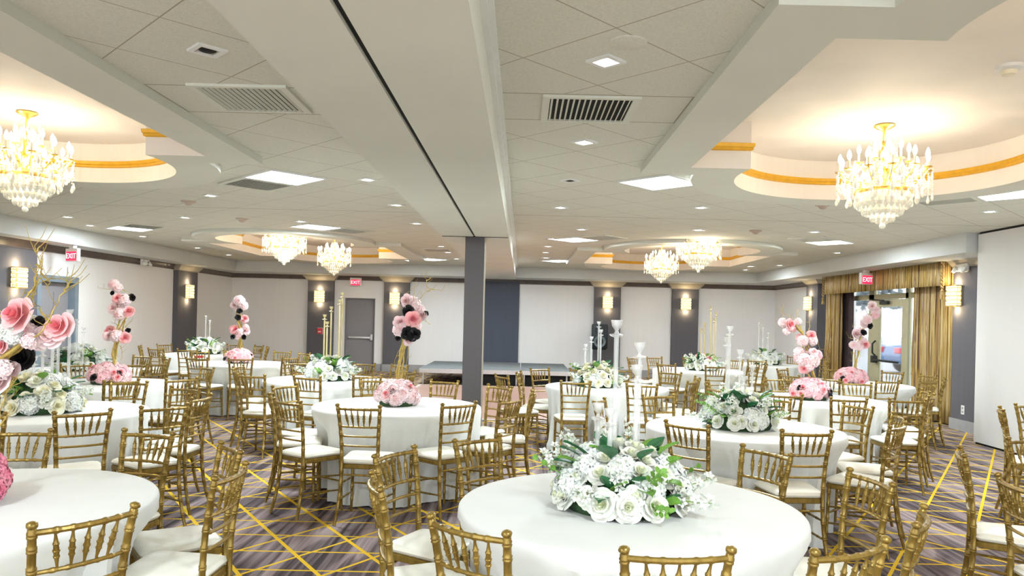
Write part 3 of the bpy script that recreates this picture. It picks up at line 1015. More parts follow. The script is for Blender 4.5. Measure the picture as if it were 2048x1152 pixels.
chandelier(2.95, 6.22, 'large crystal chandelier in the nearest right ceiling tray', 1)
chandelier(-4.28, 6.45, 'large crystal chandelier cut off by the left frame edge', 1)
chandelier(-4.12, 12.95, 'far left tray chandelier, left and higher of the two', 0)
chandelier(-4.10, 16.30, 'far left tray chandelier, right and lower of the two', 0)
chandelier(2.86, 12.35, 'far right tray chandelier, right and higher of the two', 0)
chandelier(2.96, 16.20, 'far right tray chandelier, left and lower of the two', 0)

# ------------------------------------------------------------------ flower kit (unit sized, scaled per bloom)
def rose_mesh(seed, layers):
    rnd = random.Random(seed)
    q = MB()
    for th, R, cnt, w, z0 in layers:
        off = rnd.uniform(0, 6)
        for k in range(cnt):
            a = off + 2 * PI * k / cnt + rnd.uniform(-.15, .15)
            t = R_(th + rnd.uniform(-5, 5))
            RR = R * rnd.uniform(.92, 1.06)
            P = []
            for i in range(6):
                u = -1 + 2 * i / 5
                row = []
                for j in range(5):
                    v = j / 4
                    ro = RR * math.sin(t) * v ** .6 + .10 * v * v + .04
                    z = z0 + RR * .92 * math.cos(t) * v ** 1.35 - .16 * RR * u * u * v
                    if th > 15:
                        ro += .12 * RR * v ** 6
                        z -= .10 * RR * v ** 6
                    ph = a + u * R_(w) * (1 - .25 * v)
                    ro *= 1 - .10 * u * u * v
                    row.append((ro * math.cos(ph), ro * math.sin(ph), z))
                P.append(row)
            q.grid(P)
    return q


OPEN = [(4, .58, 2, 95, .36), (14, .66, 3, 78, .28), (27, .80, 4, 62, .17), (44, .93, 5, 52, .04), (66, 1.0, 5, 47, -.08)]
ROSE = [rose_mesh(s, OPEN) for s in (1, 2)]


def hydra_mesh(seed, n=80, low=-.15):
    rnd = random.Random(seed)
    q = MB()
    for i in range(n):
        z = low + (1 - low) * (i + .5) / n
        a = i * 2.39996
        r = math.sqrt(max(0, 1 - z * z))
        d = Vector((r * math.cos(a), r * math.sin(a), z)) + Vector((rnd.uniform(-.1, .1), rnd.uniform(-.1, .1), rnd.uniform(-.1, .1)))
        d.normalize()
        q.M = Matrix.Translation(d * rnd.uniform(.80, .98)) @ d.to_track_quat('Z', 'Y').to_matrix().to_4x4() @ Matrix.Rotation(rnd.uniform(0, 6), 4, 'Z')
        s = rnd.uniform(.22, .30)
        for k in range(4):
            b = PI / 2 * k
            c, e = math.cos(b), math.sin(b)
            f = lambda x, y, zz: (s * (x * c - y * e), s * (x * e + y * c), s * zz)
            q.add([f(.05, 0, 0), f(.5, -.48, .22), f(1.1, 0, .30), f(.5, .48, .22)], [(0, 1, 2, 3)])
    q.M = None
    q.ball((0, 0, 0), .70, 12, 8)
    return q


HYD = hydra_mesh(3)
LEAF = MB()
LEAF.grid([[(w * math.sin(PI * min(1, t * .97 + .03)) ** .8 * .34, t, .10 * abs(w) - .25 * t * t) for w in (-1, -.5, 0, .5, 1)] for t in [i / 7 for i in range(8)]])
SPRIG = MB()
SPRIG.tube([(0, 0, 0), (.03, 0, .4), (0, .03, .8), (-.03, 0, 1.0)], [.012, .010, .008, .005], 5)
rs = random.Random(8)
BLOS = MB()
for i in range(15):
    z = .35 + .68 * i / 14
    a = i * 2.4
    r = .13 * (1.25 - z * .75)
    BLOS.M = Matrix.Translation((r * math.cos(a), r * math.sin(a), z)) @ Vector((math.cos(a), math.sin(a), .5)).to_track_quat('Z', 'Y').to_matrix().to_4x4()
    for k in range(5):
        b = 2 * PI * k / 5
        c, e = math.cos(b), math.sin(b)
        BLOS.add([(.01 * c, .01 * e, 0), (.055 * c + .035 * e, .055 * e - .035 * c, .03), (.105 * c, .105 * e, .035), (.055 * c - .035 * e, .055 * e + .035 * c, .03)], [(0, 1, 2, 3)])
BLOS.M = None
EUC = MB()
EUC.tube([(0, 0, 0), (.04, 0, .4), (.02, .03, .8), (-.03, 0, 1.0)], [.012, .010, .008, .005], 5)
for i in range(13):
    z = .25 + .75 * i / 12
    a = i * 2.1
    EUC.M = Matrix.Translation((.02, .01, z)) @ Matrix.Rotation(a, 4, 'Z') @ Matrix.Rotation(R_(-35), 4, 'Y')
    EUC.add([(.02, 0, 0), (.07, -.05, .01), (.13, -.05, 0), (.17, 0, -.01), (.13, .05, 0), (.07, .05, .01)], [(0, 1, 2, 3, 4, 5)])
EUC.M = None
DOME = MB().lathe([(.001, 0), (.95, 0), (1.0, .12), (.93, .42), (.72, .74), (.40, .94), (.001, 1.0)], 18)


def kit(kind, mname, v=0):
    src = {'rose': ROSE[v % 2], 'hyd': HYD, 'leaf': LEAF, 'sprig': SPRIG, 'blos': BLOS, 'euc': EUC, 'dome': DOME}[kind]
    return shared('%s%d_%s' % (kind, v % 2 if kind == 'rose' else 0, mname), src, M[mname])


def aim(d, spin):
    q = Vector(d).to_track_quat('Z', 'Y').to_matrix() @ Matrix.Rotation(spin, 3, 'Z')
    return q.to_euler()


def white_arrangement(x, y, label, seed, R=.29, H=.27, n=46, rose='wrose', accent=None, detail=1, tall=()):
    rnd = random.Random(seed)
    t = thing('flower_arrangement', label, 'flower arrangement', (x, y, .7655), 0, 'low white flower arrangements')
    link('foliage_base', kit('dome', 'moss'), t, (0, 0, 0), scale=(R * .84, R * .84, H * .80))
    for i in range(n):
        zz = (i + .5) / n
        a = i * 2.39996 + rnd.uniform(-.15, .15)
        el = math.asin(min(1, zz * 1.0))
        d = Vector((math.cos(a) * math.cos(el), math.sin(a) * math.cos(el), math.sin(el)))
        p = Vector((d.x * R * .88, d.y * R * .88, max(.062, d.z * H * .92)))
        nrm = Vector((d.x / R, d.y / R, d.z / H + .15 / R)).normalized()
        k = rnd.random()
        if accent and k < .14:
            link('rose', kit('rose', accent, i), t, p, aim(nrm, rnd.uniform(0, 6)), rnd.uniform(.045, .055))
        elif k < .58:
            link('rose', kit('rose', rose if rnd.random() < .8 else 'wrose', i), t, p, aim(nrm, rnd.uniform(0, 6)), rnd.uniform(.048, .064))
        elif k < .82:
            link('hydrangea', kit('hyd', 'whyd'), t, (p.x * .93, p.y * .93, max(.085, p.z * .95)), aim(nrm, rnd.uniform(0, 6)), rnd.uniform(.065, .085))
        else:
            for s in range(2):
                dv = (nrm * .6 + Vector((rnd.uniform(-1, 1), rnd.uniform(-1, 1), rnd.uniform(-.2, .8))) * .8)
                dv.z = max(dv.z, .12)
                dv.normalize()
                link('leaf', kit('leaf', 'leaf' if rnd.random() < .72 else 'lleaf'), t, p * .93, (dv.to_track_quat('Y', 'Z').to_matrix() @ Matrix.Rotation(rnd.uniform(-.6, .6), 3, 'Y')).to_euler(), rnd.uniform(.08, .115))
    for i in range(int(14 * detail)):
        a = rnd.uniform(0, 2 * PI)
        dv = Vector((math.cos(a), math.sin(a), rnd.uniform(.1, 1.1))).normalized()
        p = Vector((dv.x * R * .6, dv.y * R * .6, dv.z * H * .7 + .03))
        link('leaf', kit('leaf', 'leaf' if i % 3 else 'lleaf'), t, (p.x * 1.25, p.y * 1.25, max(.085, p.z * 1.25 + .03)), (dv.to_track_quat('Y', 'Z').to_matrix()).to_euler(), rnd.uniform(.10, .13))
    for i in range(int(9 * detail)):
        a = 2 * PI * i / (9 * detail) + rnd.uniform(-.3, .3)
        up = rnd.uniform(.15, .9)
        if i < len(tall):
            a, up = tall[i]
        dv = Vector((math.cos(a), math.sin(a), up)).normalized()
        e = aim(dv, rnd.uniform(0, 6))
        p = Vector((dv.x * R * .62, dv.y * R * .62, max(.05, dv.z * H * .62)))
        L = rnd.uniform(.20, .26)
        if i % 3 == 2:
            link('eucalyptus_sprig', kit('euc', 'lleaf'), t, p, e, L)
        else:
            s = link('blossom_sprig', kit('sprig', 'lleaf'), t, p, e, L)
            link('blossom', kit('blos', 'whyd'), s)
    return t


def candle_holder(px, py, Y, label, m='crystal', group='tall crystal candle holders', w=.031):
    p = at(px, py, Y)
    h = p.z - .7655
    t = thing('candle_holder', label, 'candle holder', (p.x, Y, .7655), 0, group)
    k = w / .031
    obj('base', MB().lathe([(.05 * k, 0), (.05 * k, .008), (.02 * k, .016), (.014 * k, .03)], 16), M[m], t)
    obj('stem', MB().lathe([(.0125 * k, .028), (.0125 * k, h - .075 * k)], 12), M[m], t)
    obj('drip_dish', MB().lathe([(.0126 * k, h - .085 * k), (.034 * k, h - .076 * k), (.036 * k, h - .070 * k), (.0126 * k, h - .064 * k)], 18), M[m], t)
    obj('cup', MB().lathe([(.0126 * k, h - .066 * k), (.008 * k, h - .052 * k), (.014 * k, h - .042 * k), (.024 * k, h - .030 * k), (.0265 * k, h - .014 * k), (w, h), (w - .004, h), (.022 * k, h - .016 * k), (.016 * k, h - .028 * k), (.004, h - .032 * k)], 18), M[m], t)
    return t


def mound(x, y, label, seed, R=.235, H=.225, hyd='phyd', black=((-.3, -.8, .55),), roses=5):
    rnd = random.Random(seed)
    t = thing('flower_mound', label, 'flower mound', (x, y, .7655), 0, 'pink flower mounds on the tables')
    link('foliage_base', kit('dome', 'moss'), t, (0, 0, 0), scale=(R * .72, R * .72, H * .66))
    n = 26
    for i in range(n):
        zz = (i + .5) / n
        a = i * 2.39996
        el = math.asin(zz)
        d = Vector((math.cos(a) * math.cos(el), math.sin(a) * math.cos(el), math.sin(el)))
        p = Vector((d.x * R * .66, d.y * R * .66, .066 + d.z * (H - .115)))
        link('hydrangea', kit('hyd', hyd if i % 3 else ('pale' if hyd == 'phyd' else hyd)), t, p, aim(d, rnd.uniform(0, 6)), rnd.uniform(.064, .078))
    for i in range(roses):
        a = -PI / 2 + rnd.uniform(-1.3, 1.3)
        el = rnd.uniform(.2, 1.0)
        d = Vector((math.cos(a) * math.cos(el), math.sin(a) * math.cos(el), math.sin(el)))
        link('rose', kit('rose', 'prose', i), t, (d.x * R * .98, d.y * R * .98, d.z * H * .95), aim(d, rnd.uniform(0, 6)), .042)
    for d in black:
        d = Vector(d).normalized()
        link('black_rose', kit('rose', 'brose', 0), t, (d.x * R * .98, d.y * R * .98, d.z * H * .98), aim(d, 1.0), .036)
    return t


def branch_tree(Y, base, trunk, flowers, twigs, label, seed, thick=.014):
    """gold branches on a table; every list is (photo x, photo y, offset in depth, ...)"""
    rnd = random.Random(seed)
    b = at(base[0], base[1], Y)
    o = Vector((b.x, Y, .7655))
    t = thing('branch_centerpiece', label, 'branch centerpiece', o, 0, 'tall gold branch centerpieces')
    P = [at(x, y, Y + dy) - o for x, y, dy in trunk]
    P[0].z = .012
    obj('base_plate', MB().lathe([(.10, 0), (.10, .008), (.02, .014)], 20), M['branch'], t)
    q = MB()
    for s in range(4):
        off = [Vector((rnd.uniform(-1, 1), rnd.uniform(-1, 1), 0)) * thick * (2.3 if i else .8) for i in range(len(P))]
        pts = []
        for i in range(len(P) - 1):
            for k in range(4):
                f = k / 4
                w = Vector((rnd.uniform(-1, 1), rnd.uniform(-1, 1), 0)) * thick * .35
                pts.append(P[i].lerp(P[i + 1], f) + off[i].lerp(off[i + 1], f) + (w if i or k else Vector()))
        pts.append(P[-1] + off[-1])
        n = len(pts)
        q.tube(pts, [thick * (.66 - .36 * i / n) for i in range(n)], 7)
    obj('trunk', q, M['branch'], t)
    for tw in twigs:
        pts = [at(x, y, Y + dy) - o for x, y, dy in tw]
        sm = []
        for i in range(len(pts) - 1):
            for k in range(3):
                sm.append(pts[i].lerp(pts[i + 1], k / 3) + Vector((rnd.uniform(-1, 1), rnd.uniform(-1, 1), rnd.uniform(-1, 1))) * .008)
        sm.append(pts[-1])
        q = MB().tube(sm, [max(.0016, thick * .26 * (1 - i / len(sm))) for i in range(len(sm))], 5)
        for i in range(2, len(sm), 2):
            d = Vector((rnd.uniform(-1, 1), rnd.uniform(-1, 1), rnd.uniform(-.1, 1))).normalized() * rnd.uniform(.05, .11)
            q.tube([sm[i], sm[i] + d * .6, sm[i] + d + Vector((0, 0, .02))], [.0018, .0015, .001], 4)
        obj('branch', q, M['branch'], t)
    for fx, fy, dy, kind, dia in flowers:
        p = at(fx, fy, Y + dy) - o
        r = dia / 2 * (Y + dy) / FPX
        d = Vector((rnd.uniform(-.5, .5), -1.0, rnd.uniform(-.1, .6))).normalized()
        nm = {'prose': 'rose', 'crose': 'rose', 'pale': 'rose', 'brose': 'black_rose'}.get(kind, 'hydrangea')
        if nm == 'hydrangea':
            link(nm, kit('hyd', {'hyd': 'phyd', 'whyd': 'whyd', 'palehyd': 'pale'}[kind]), t, p, aim(d, rnd.uniform(0, 6)), r * 1.05)
        else:
            link(nm, kit('rose', kind, int(fx)), t, p, aim(d, rnd.uniform(0, 6)), r * 1.08)
    return t


# ------------------------------------------------------------------ round tables under white cloths
TABLES = {'T1': (.50, 3.40), 'T2': (-1.13, 6.95), 'T3': (1.78, 6.0), 'T4': (-2.35, 3.15), 'T5': (-3.80, 6.0), 'T6': (-4.55, 8.3), 'T7': (-5.92, 10.02), 'T8': (-4.50, 12.05), 'T9': (-6.05, 14.4),
          'T10': (-2.44, 9.45), 'T11': (1.07, 9.4), 'T12': (3.05, 13.05), 'T13': (4.90, 15.25), 'T14': (3.29, 8.4), 'T15': (4.77, 10.75)}
TNAME = {'T1': 'the foreground white-flower table', 'T2': 'the centre pink-mound table', 'T3': 'the middle-right white-flower table', 'T4': 'the front-left pink-flower table',
         'T5': 'the left white-flower table', 'T6': 'the left pink-tree table', 'T7': 'the left-wall white-flower table', 'T8': 'the back-left pink-tree table', 'T9': 'the back-left-corner white-flower table',
         'T10': 'the gold-candlestick table', 'T11': 'the white-flower table under the loudspeaker', 'T12': 'the pink-and-white-flower table', 'T13': 'the back-right-corner white-flower table', 'T14': 'the right pink-tree table',
         'T15': 'the pink-tree table by the curtains', 'T16': 'the right edge', 'T17': 'the right edge'}
CLABEL = {'T1': 'white cloth on the nearest round table, holding the largest white flowers', 'T2': 'white cloth on the round table with the pale pink mound, centre', 'T3': 'white cloth on the round table behind the nearest one, white flowers',
          'T4': 'white cloth on the round table at the lower left corner', 'T5': 'white cloth on the left round table with white flowers', 'T6': 'white cloth on the left round table with a pink tree centerpiece',
          'T7': 'white cloth on the small-looking round table near the left wall door', 'T8': 'white cloth on the back left round table with pink mound', 'T9': 'white cloth on the round table in the back left corner',
          'T10': 'white cloth on the round table with gold candlesticks by the grey door', 'T11': 'white cloth on the round table right of the column, below the loudspeaker', 'T12': 'white cloth on the round table with pink and white flowers',
          'T13': 'white cloth on the round table in the back right corner', 'T14': 'white cloth on the right round table with a pink tree and black flower', 'T15': 'white cloth on the round table in front of the glass entrance'}
CHAIRS = [
    ('T1', [(-0.03, 2.69, -36), (-0.37, 3.20, -73), (-0.42, 3.71, -117), (-0.08, 4.12, -137), (0.47, 2.51, 4), (0.94, 2.57, 28), (1.28, 2.89, 58), (1.38, 3.42, 98), (1.15, 3.99, 122)]),
    ('T2', [(-1.19, 5.89, -6), (-0.64, 6.15, 42), (-1.69, 6.09, -36), (-1.92, 6.54, -77), (-2.02, 7.03, -115), (-1.51, 7.74, -176), (-0.91, 7.83, 156), (-0.28, 6.49, 58), (-0.37, 7.40, 137), (-0.12, 6.97, 92)]),
    ('T3', [(1.29, 5.27, -44), (1.85, 5.12, 3), (2.49, 5.46, 46), (2.72, 5.91, 78), (2.71, 6.45, 111), (2.27, 6.69, 171), (1.36, 6.80, -160), (0.89, 6.37, -112)]),
    ('T4', [(-1.63, 2.64, 56), (-1.48, 3.27, 89), (-1.65, 3.68, 127), (-2.15, 4.01, 164), (-2.73, 3.95, -167)]),
    ('T5', [(-3.06, 5.19, 41), (-3.55, 4.93, 31), (-2.73, 5.55, 51), (-2.79, 6.05, 87), (-3.06, 6.47, 159), (-3.67, 6.87, -174)]),
    ('T6', [(-4.02, 7.36, 55), (-3.60, 7.69, 57), (-3.95, 8.94, 137), (-4.77, 9.15, -164), (-5.23, 8.96, -135)]),
    ('T7', [(-5.64, 10.85, 162), (-5.20, 10.53, 126), (-4.89, 9.72, 74)]),
    ('T8', [(-5.27, 11.63, -62), (-4.66, 11.12, -8), (-4.18, 11.23, 20), (-4.91, 12.93, -152), (-5.23, 12.54, -127), (-4.27, 13.05, 166), (-3.73, 11.63, 61), (-3.87, 12.74, 139)]),
    ('T9', [(-6.88, 14.09, -70), (-6.36, 13.46, -17), (-6.85, 14.78, -116), (-5.87, 13.38, 9), (-6.54, 15.17, -147), (-5.94, 15.28, 171), (-5.48, 15.11, 139), (-5.20, 14.69, 113)]),
    ('T10', [(-3.32, 9.46, -91), (-2.89, 8.43, -12), (-3.10, 8.88, -47), (-2.25, 8.38, -17), (-1.85, 8.69, 31), (-1.58, 9.25, 77), (-1.81, 10.11, 140), (-2.26, 10.32, 165), (-2.96, 10.16, -144)]),
    ('T11', [(-0.03, 9.07, -61), (0.20, 9.53, -99), (0.40, 10.16, -141), (0.59, 8.57, 4), (1.35, 8.41, -9), (1.86, 10.06, 132), (1.80, 8.90, 58), (1.96, 9.38, 87), (1.39, 10.23, 158), (0.89, 10.27, -167)]),
    ('T12', [(2.49, 12.37, -39), (3.06, 12.10, 1), (2.22, 13.77, -131), (2.61, 14.11, -158), (3.22, 14.19, 171), (3.82, 13.88, 137), (3.60, 12.35, 40), (3.89, 12.75, 69)]),
    ('T13', [(4.48, 14.27, -23), (5.66, 15.94, 132), (6.02, 15.44, 100)]),
    ('T14', [(2.64, 7.61, -14), (3.13, 7.37, -5), (3.70, 7.40, -5), (4.18, 8.26, 75), (3.99, 7.80, 53), (4.02, 8.89, 169), (3.26, 9.28, -178), (2.39, 8.70, -108), (2.28, 7.95, -81)]),
    ('T15', [(5.66, 10.86, 100), (5.16, 9.94, 26), (5.56, 10.37, 64), (5.46, 11.32, 127), (4.61, 9.80, 12), (4.12, 9.90, -46), (4.16, 11.38, -136), (3.85, 10.32, -64), (4.89, 11.62, 172)]),
    ('T16', [(3.28, 4.55, -172), (2.49, 3.39, -95), (2.69, 4.12, -117)]),
    ('T17', [(4.38, 6.43, -118), (4.77, 6.75, -168)]),
]


CH = dict(CHAIRS)


def cloth_mesh(tx, ty, chairs, seed, n=176):
    rnd = random.Random(seed)
    fr = [(rnd.choice((8, 10, 14, 18, 22, 26, 32)), rnd.uniform(0, 6), rnd.uniform(.4, 1)) for _ in range(5)]
    prof = [(0.0, .7645), (.35, .7645), (.70, .7645), (.745, .764), (.760, .761), (.7665, .753), (.769, .74)]
    zs = [.70, .63, .56, .49, .42, .35, .28, .21, .14, .08, .035, .004]
    loc = []
    for cx, cy, yaw in chairs:
        loc.append((cx - tx, cy - ty, R_(yaw)))

    def hit(x, y):
        for cx, cy, a in loc:
            dx, dy = x - cx, y - cy
            lx, ly = dx * math.cos(a) + dy * math.sin(a), -dx * math.sin(a) + dy * math.cos(a)
            if abs(lx) < .225 and -.3 < ly < .228:
                return True
        return False
    lim = []
    for i in range(n):
        a = 2 * PI * i / n
        r = .95
        while r > .45 and hit(r * math.cos(a), r * math.sin(a)):
            r -= .008
        # a ray can pass the box in front of it: also test outward
        rr = .45
        while rr < r and not hit(rr * math.cos(a), rr * math.sin(a)):
            rr += .008
        lim.append(min(r, rr))
    lim = [min(lim[(i + k) % n] for k in (-1, 0, 1)) for i in range(n)]
    q = MB()
    rings = []
    for r, z in prof[1:]:
        rings.append([(r * math.cos(2 * PI * i / n), r * math.sin(2 * PI * i / n), z) for i in range(n)])
    for z in zs:
        k = 1 - z / .76
        ring = []
        for i in range(n):
            a = 2 * PI * i / n
            w = sum(s * (1 - 2 * abs(math.sin(f * a / 2 + p + .5 * k)) ** .8) for f, p, s in fr) / 2.4
            r = .770 + .05 * k ** 1.3 + w * (.004 + .062 * k ** .8)
            if z < .12:
                r += .012 * math.sin(31 * a + seed) + .015
            b = 1.0 if z < .54 else max(0, 1 - (z - .54) / .16)
            lr = lim[i] - .008
            if r > lr:
                r = r + (lr - r) * b
            r -= b * (.003 + .034 * k) * max(0, .45 - w)
            ring.append((r * math.cos(a), r * math.sin(a), z + (.012 * abs(math.sin(9 * a + seed)) if z < .02 else 0)))
        rings.append(ring)
    q.rings(rings, True, False)
    # drop the flat cap's winding to the top
    return q


TG = 'white tablecloths on the round tables'
for i, (k, (x, y)) in enumerate(TABLES.items()):
    o = obj('tablecloth', cloth_mesh(x, y, [c for l in CH.values() for c in l if math.hypot(c[0] - x, c[1] - y) < 1.35], i + 1), M['cloth'], loc=(x, y, 0))
    tag(o, CLABEL[k], 'tablecloth', TG)

# ------------------------------------------------------------------ gold bamboo-turned chairs
def post_xy(z):
    if z >= .45:
        u = (z - .45) / .47
        return .140 + .026 * u * u, -.178 - .058 * u * u
    u = (.45 - z) / .45
    return .140 + .026 * u * u, -.178 - .066 * u * u


def ringed(z0, z1, rings, r, fat=.0028):
    """z samples and radii of a turned rod with double beads"""
    s = [(z0, r), (z1, r)]
    for z in rings:
        for dz, dr in ((-.011, 0), (-.0075, fat), (-.004, fat), (0, 0.0003), (.004, fat), (.0075, fat), (.011, 0)):
            s.append((z + dz, r + dr))
    k = z0
    while k < z1:
        if all(abs(k - z) > .02 for z in rings):
            s.append((k, r))
        k += .06
    s.sort()
    return [p for i, p in enumerate(s) if i == 0 or p[0] - s[i - 1][0] > .0005]


def chair_meshes():
    D = {}
    for sx in (-1, 1):
        q = MB()
        s = ringed(0, .895, (.10, .20, .30, .40, .53, .61, .69, .755, .825, .875), .0142)
        s = [(z, r * (.80 + .2 * min(1, z / .25))) for z, r in s]
        s += [(.899, .0105), (.903, .0165), (.909, .0185), (.915, .0165), (.9195, .009), (.921, .002)]
        q.tube([(sx * post_xy(z)[0], post_xy(z)[1], z) for z, r in s], [r for z, r in s], 8)
        D['back_post%d' % sx] = q
        q = MB()
        s = ringed(0, .435, (.10, .20, .30, .39), .0142)
        q.tube([(sx * (.168 + .01 * (1 - z / .435)), .172 + .012 * (1 - z / .435), z) for z, r in s], [r * (.74 + .26 * z / .435) for z, r in s], 8)
        D['front_leg%d' % sx] = q

    def bowed(z, r, bow, n=14, beads=()):
        x1, y1 = post_xy(z)
        q = MB()
        pts, rr = [], []
        for i in range(n * 2 + 1):
            u = -1 + i / n
            pts.append((u * x1, y1 - bow * (1 - u * u), z))
            rr.append(r + (.0022 if any(abs(u - b) < .04 for b in beads) else 0))
        return q.tube(pts, rr, 8)
    bt = [-.62, -.31, 0, .31, .62]
    D['top_rail'] = bowed(.882, .0105, .030, 24, bt)
    for i, z in enumerate((.745, .672, .598)):
        D['back_rail%d' % i] = bowed(z, .0078, .024 - .004 * i, 20, (-.8, .8) if i else bt)
    for i, u in enumerate(bt):
        q = MB()
        x1, y1 = post_xy(.882)
        x2, y2 = post_xy(.745)
        a = Vector((u * x1, y1 - .030 * (1 - u * u), .874))
        b = Vector((u * .86 * x2, y2 - .024 * (1 - u * u), .752))
        pr = [(0, .0042), (.12, .0052), (.28, .0082), (.30, .0108), (.33, .0108), (.345, .0085), (.49, .0098), (.505, .0122), (.53, .0122), (.545, .0098), (.66, .0085), (.675, .0108), (.705, .0108), (.72, .0082), (.88, .0052), (1, .0042)]
        q.tube([a.lerp(b, t) for t, r in pr], [r for t, r in pr], 8)
        D['spindle%d' % i] = q

    def plan(e, n=5):
        """rounded trapezoid seat outline, shrunk by e"""
        cs = [(.192 - e, .200 - e, .045), (-.192 + e, .200 - e, .045), (-.160 + e, -.172 + e, .03), (.160 - e, -.172 + e, .03)]
        out = []
        for (x, y, r), a0 in zip(cs, (0, PI / 2, PI, 1.5 * PI)):
            cx, cy = x - math.copysign(r, x), y - math.copysign(r, y)
            for i in range(n + 1):
                a = a0 + PI / 2 * i / n
                out.append((cx + r * math.cos(a), cy + r * math.sin(a)))
        return out
    D['seat_frame'] = MB().rings([[(x, y, z) for x, y in plan(e)] for e, z in ((.010, .418), (0, .424), (0, .448), (.008, .455))])
    rg = []
    for e, z in ((.012, .455), (.002, .462), (-.002, .474), (.004, .487), (.020, .497), (.055, .503), (.11, .506)):
        rg.append([(x, y, z) for x, y in plan(e)])
    D['cushion'] = MB().rings(rg)
    st = []
    for sx in (-1, 1):
        for zf, zb in ((.285, .31), (.165, .19)):
            a, b = (sx * .172, .178, zf), (sx * post_xy(zb)[0], post_xy(zb)[1], zb)
            st.append((a, b))
    st.append(((-.172, .178, .235), (.172, .178, .235)))
    x, y = post_xy(.375)
    st.append(((-x, y, .375), (x, y, .375)))
    for i, (a, b) in enumerate(st):
        a, b = Vector(a), Vector(b)
        pts = [a.lerp(b, t) for t in (0, .3, .31, .33, .34, .5, .66, .67, .69, .70, 1)]
        D['stretcher%d' % i] = MB().tube(pts, [.0065, .0078, .0098, .0098, .0078, .0082, .0078, .0098, .0098, .0078, .0065], 7)
    return D


CHM = chair_meshes()


def join(keys):
    q = MB()
    for k in keys:
        b = len(q.v)
        q.v += CHM[k].v
        q.f += [tuple(b + i for i in f) for f in CHM[k].f]
    return q


def clean(k):
    return k.rstrip('-0123456789')


FULL = {k: v.mesh(clean(k), M['cushion'] if k == 'cushion' else M['gold']) for k, v in CHM.items()}
FAR = {'cushion': FULL['cushion'], 'seat_frame': FULL['seat_frame'],
       'backrest': join([k for k in CHM if k.startswith(('top_rail', 'back_rail', 'spindle', 'back_post'))]).mesh('backrest', M['gold']),
       'front_leg-1': FULL['front_leg-1'], 'front_leg1': FULL['front_leg1'],
       'stretcher': join([k for k in CHM if k.startswith('stretcher')]).mesh('stretcher', M['gold'])}
ORD = ['first', 'second', 'third', 'fourth', 'fifth', 'sixth', 'seventh', 'eighth', 'ninth']


def place_chair(x, y, yaw, label, group):
    t = thing('chiavari_chair', label, 'chair', (x, y, 0), R_(yaw), group)
    for k, me in (FULL if math.hypot(x, y) < 8.3 else FAR).items():
        link(clean(k), me, t)
    return t


for k, lst in CHAIRS:
    g = 'gold chairs around ' + TNAME[k]
    if k in ('T16', 'T17'):
        lb = {'T16': ['gold chair at the right frame edge, facing us, cut by the edge', 'gold chair at the lower right edge, its back nearest to us', 'gold chair standing in the right aisle beside yellow carpet lines, facing right'],
              'T17': ['gold chair seen edge-on against the folding partition', 'gold chair at the right frame edge in front of the partition, backmost']}[k]
        for (x, y, w), l in zip(lst, lb):
            place_chair(x, y, w, l, 'gold chairs at ' + TNAME[k])
        continue
    tx, ty = TABLES[k]
    side = {'near': sorted([c for c in lst if c[1] < ty], key=lambda c: c[0] / c[1]), 'far': sorted([c for c in lst if c[1] >= ty], key=lambda c: c[0] / c[1])}
    for sd, cs in side.items():
        for i, (x, y, w) in enumerate(cs):
            if len(cs) == 1:
                l = 'gold ladder-back chair, the only one on the %s side of %s' % (sd, TNAME[k])
            else:
                l = 'gold chair, %s from left on the %s side of %s' % (ORD[i], sd, TNAME[k])
            c = place_chair(x, y, w, l, g)
            if k == 'T8' and math.hypot(x + 5.22, y - 12.55) < .1:
                rbn = obj('red_ribbon', MB().box(-.08, .08, -.262, -.246, .79, .83), M['red'], c)
                rbn['label'] = 'small red ribbon on the chair back'

# ------------------------------------------------------------------ what stands on the tables
white_arrangement(.46, 3.38, 'largest white rose arrangement with green leaves on the nearest table', 11, R=.31, H=.27, n=62, detail=1.6, tall=((1.3, 1.2), (1.9, 1.6), (.2, .5), (.05, .35), (2.8, .8), (-1.2, .1), (2.4, .9)))
white_arrangement(1.74, 6.0, 'white rose arrangement on the table behind the nearest one', 12, R=.30, H=.29, n=54, detail=1.4, tall=((1.4, 1.5), (.1, .3), (3.0, .6), (1.8, 1.1)))
white_arrangement(-3.82, 5.98, 'cream white flower arrangement on the left table behind pink branches', 13, R=.33, H=.31, n=54, rose='crose', detail=1.2)
white_arrangement(-5.86, 10.0, 'white flower arrangement near the left wall door', 14, R=.36, H=.34, n=40, detail=1.0)
white_arrangement(-6.05, 14.4, 'white flower arrangement in the back left corner', 15, R=.33, H=.30, n=36, detail=1.0)
white_arrangement(-2.40, 9.45, 'white flower arrangement around the tall gold candlesticks', 16, R=.31, H=.29, n=44, detail=1.2)
white_arrangement(.95, 9.4, 'cream white flower arrangement below the loudspeaker', 17, R=.31, H=.30, n=44, rose='crose', detail=1.1)
white_arrangement(3.12, 13.0, 'mixed pink and white flower arrangement on the far right table', 18, R=.30, H=.27, n=40, accent='prose', detail=1.1)
white_arrangement(4.95, 15.25, 'white flower arrangement in the back right corner', 19, R=.30, H=.30, n=34, detail=1.0)

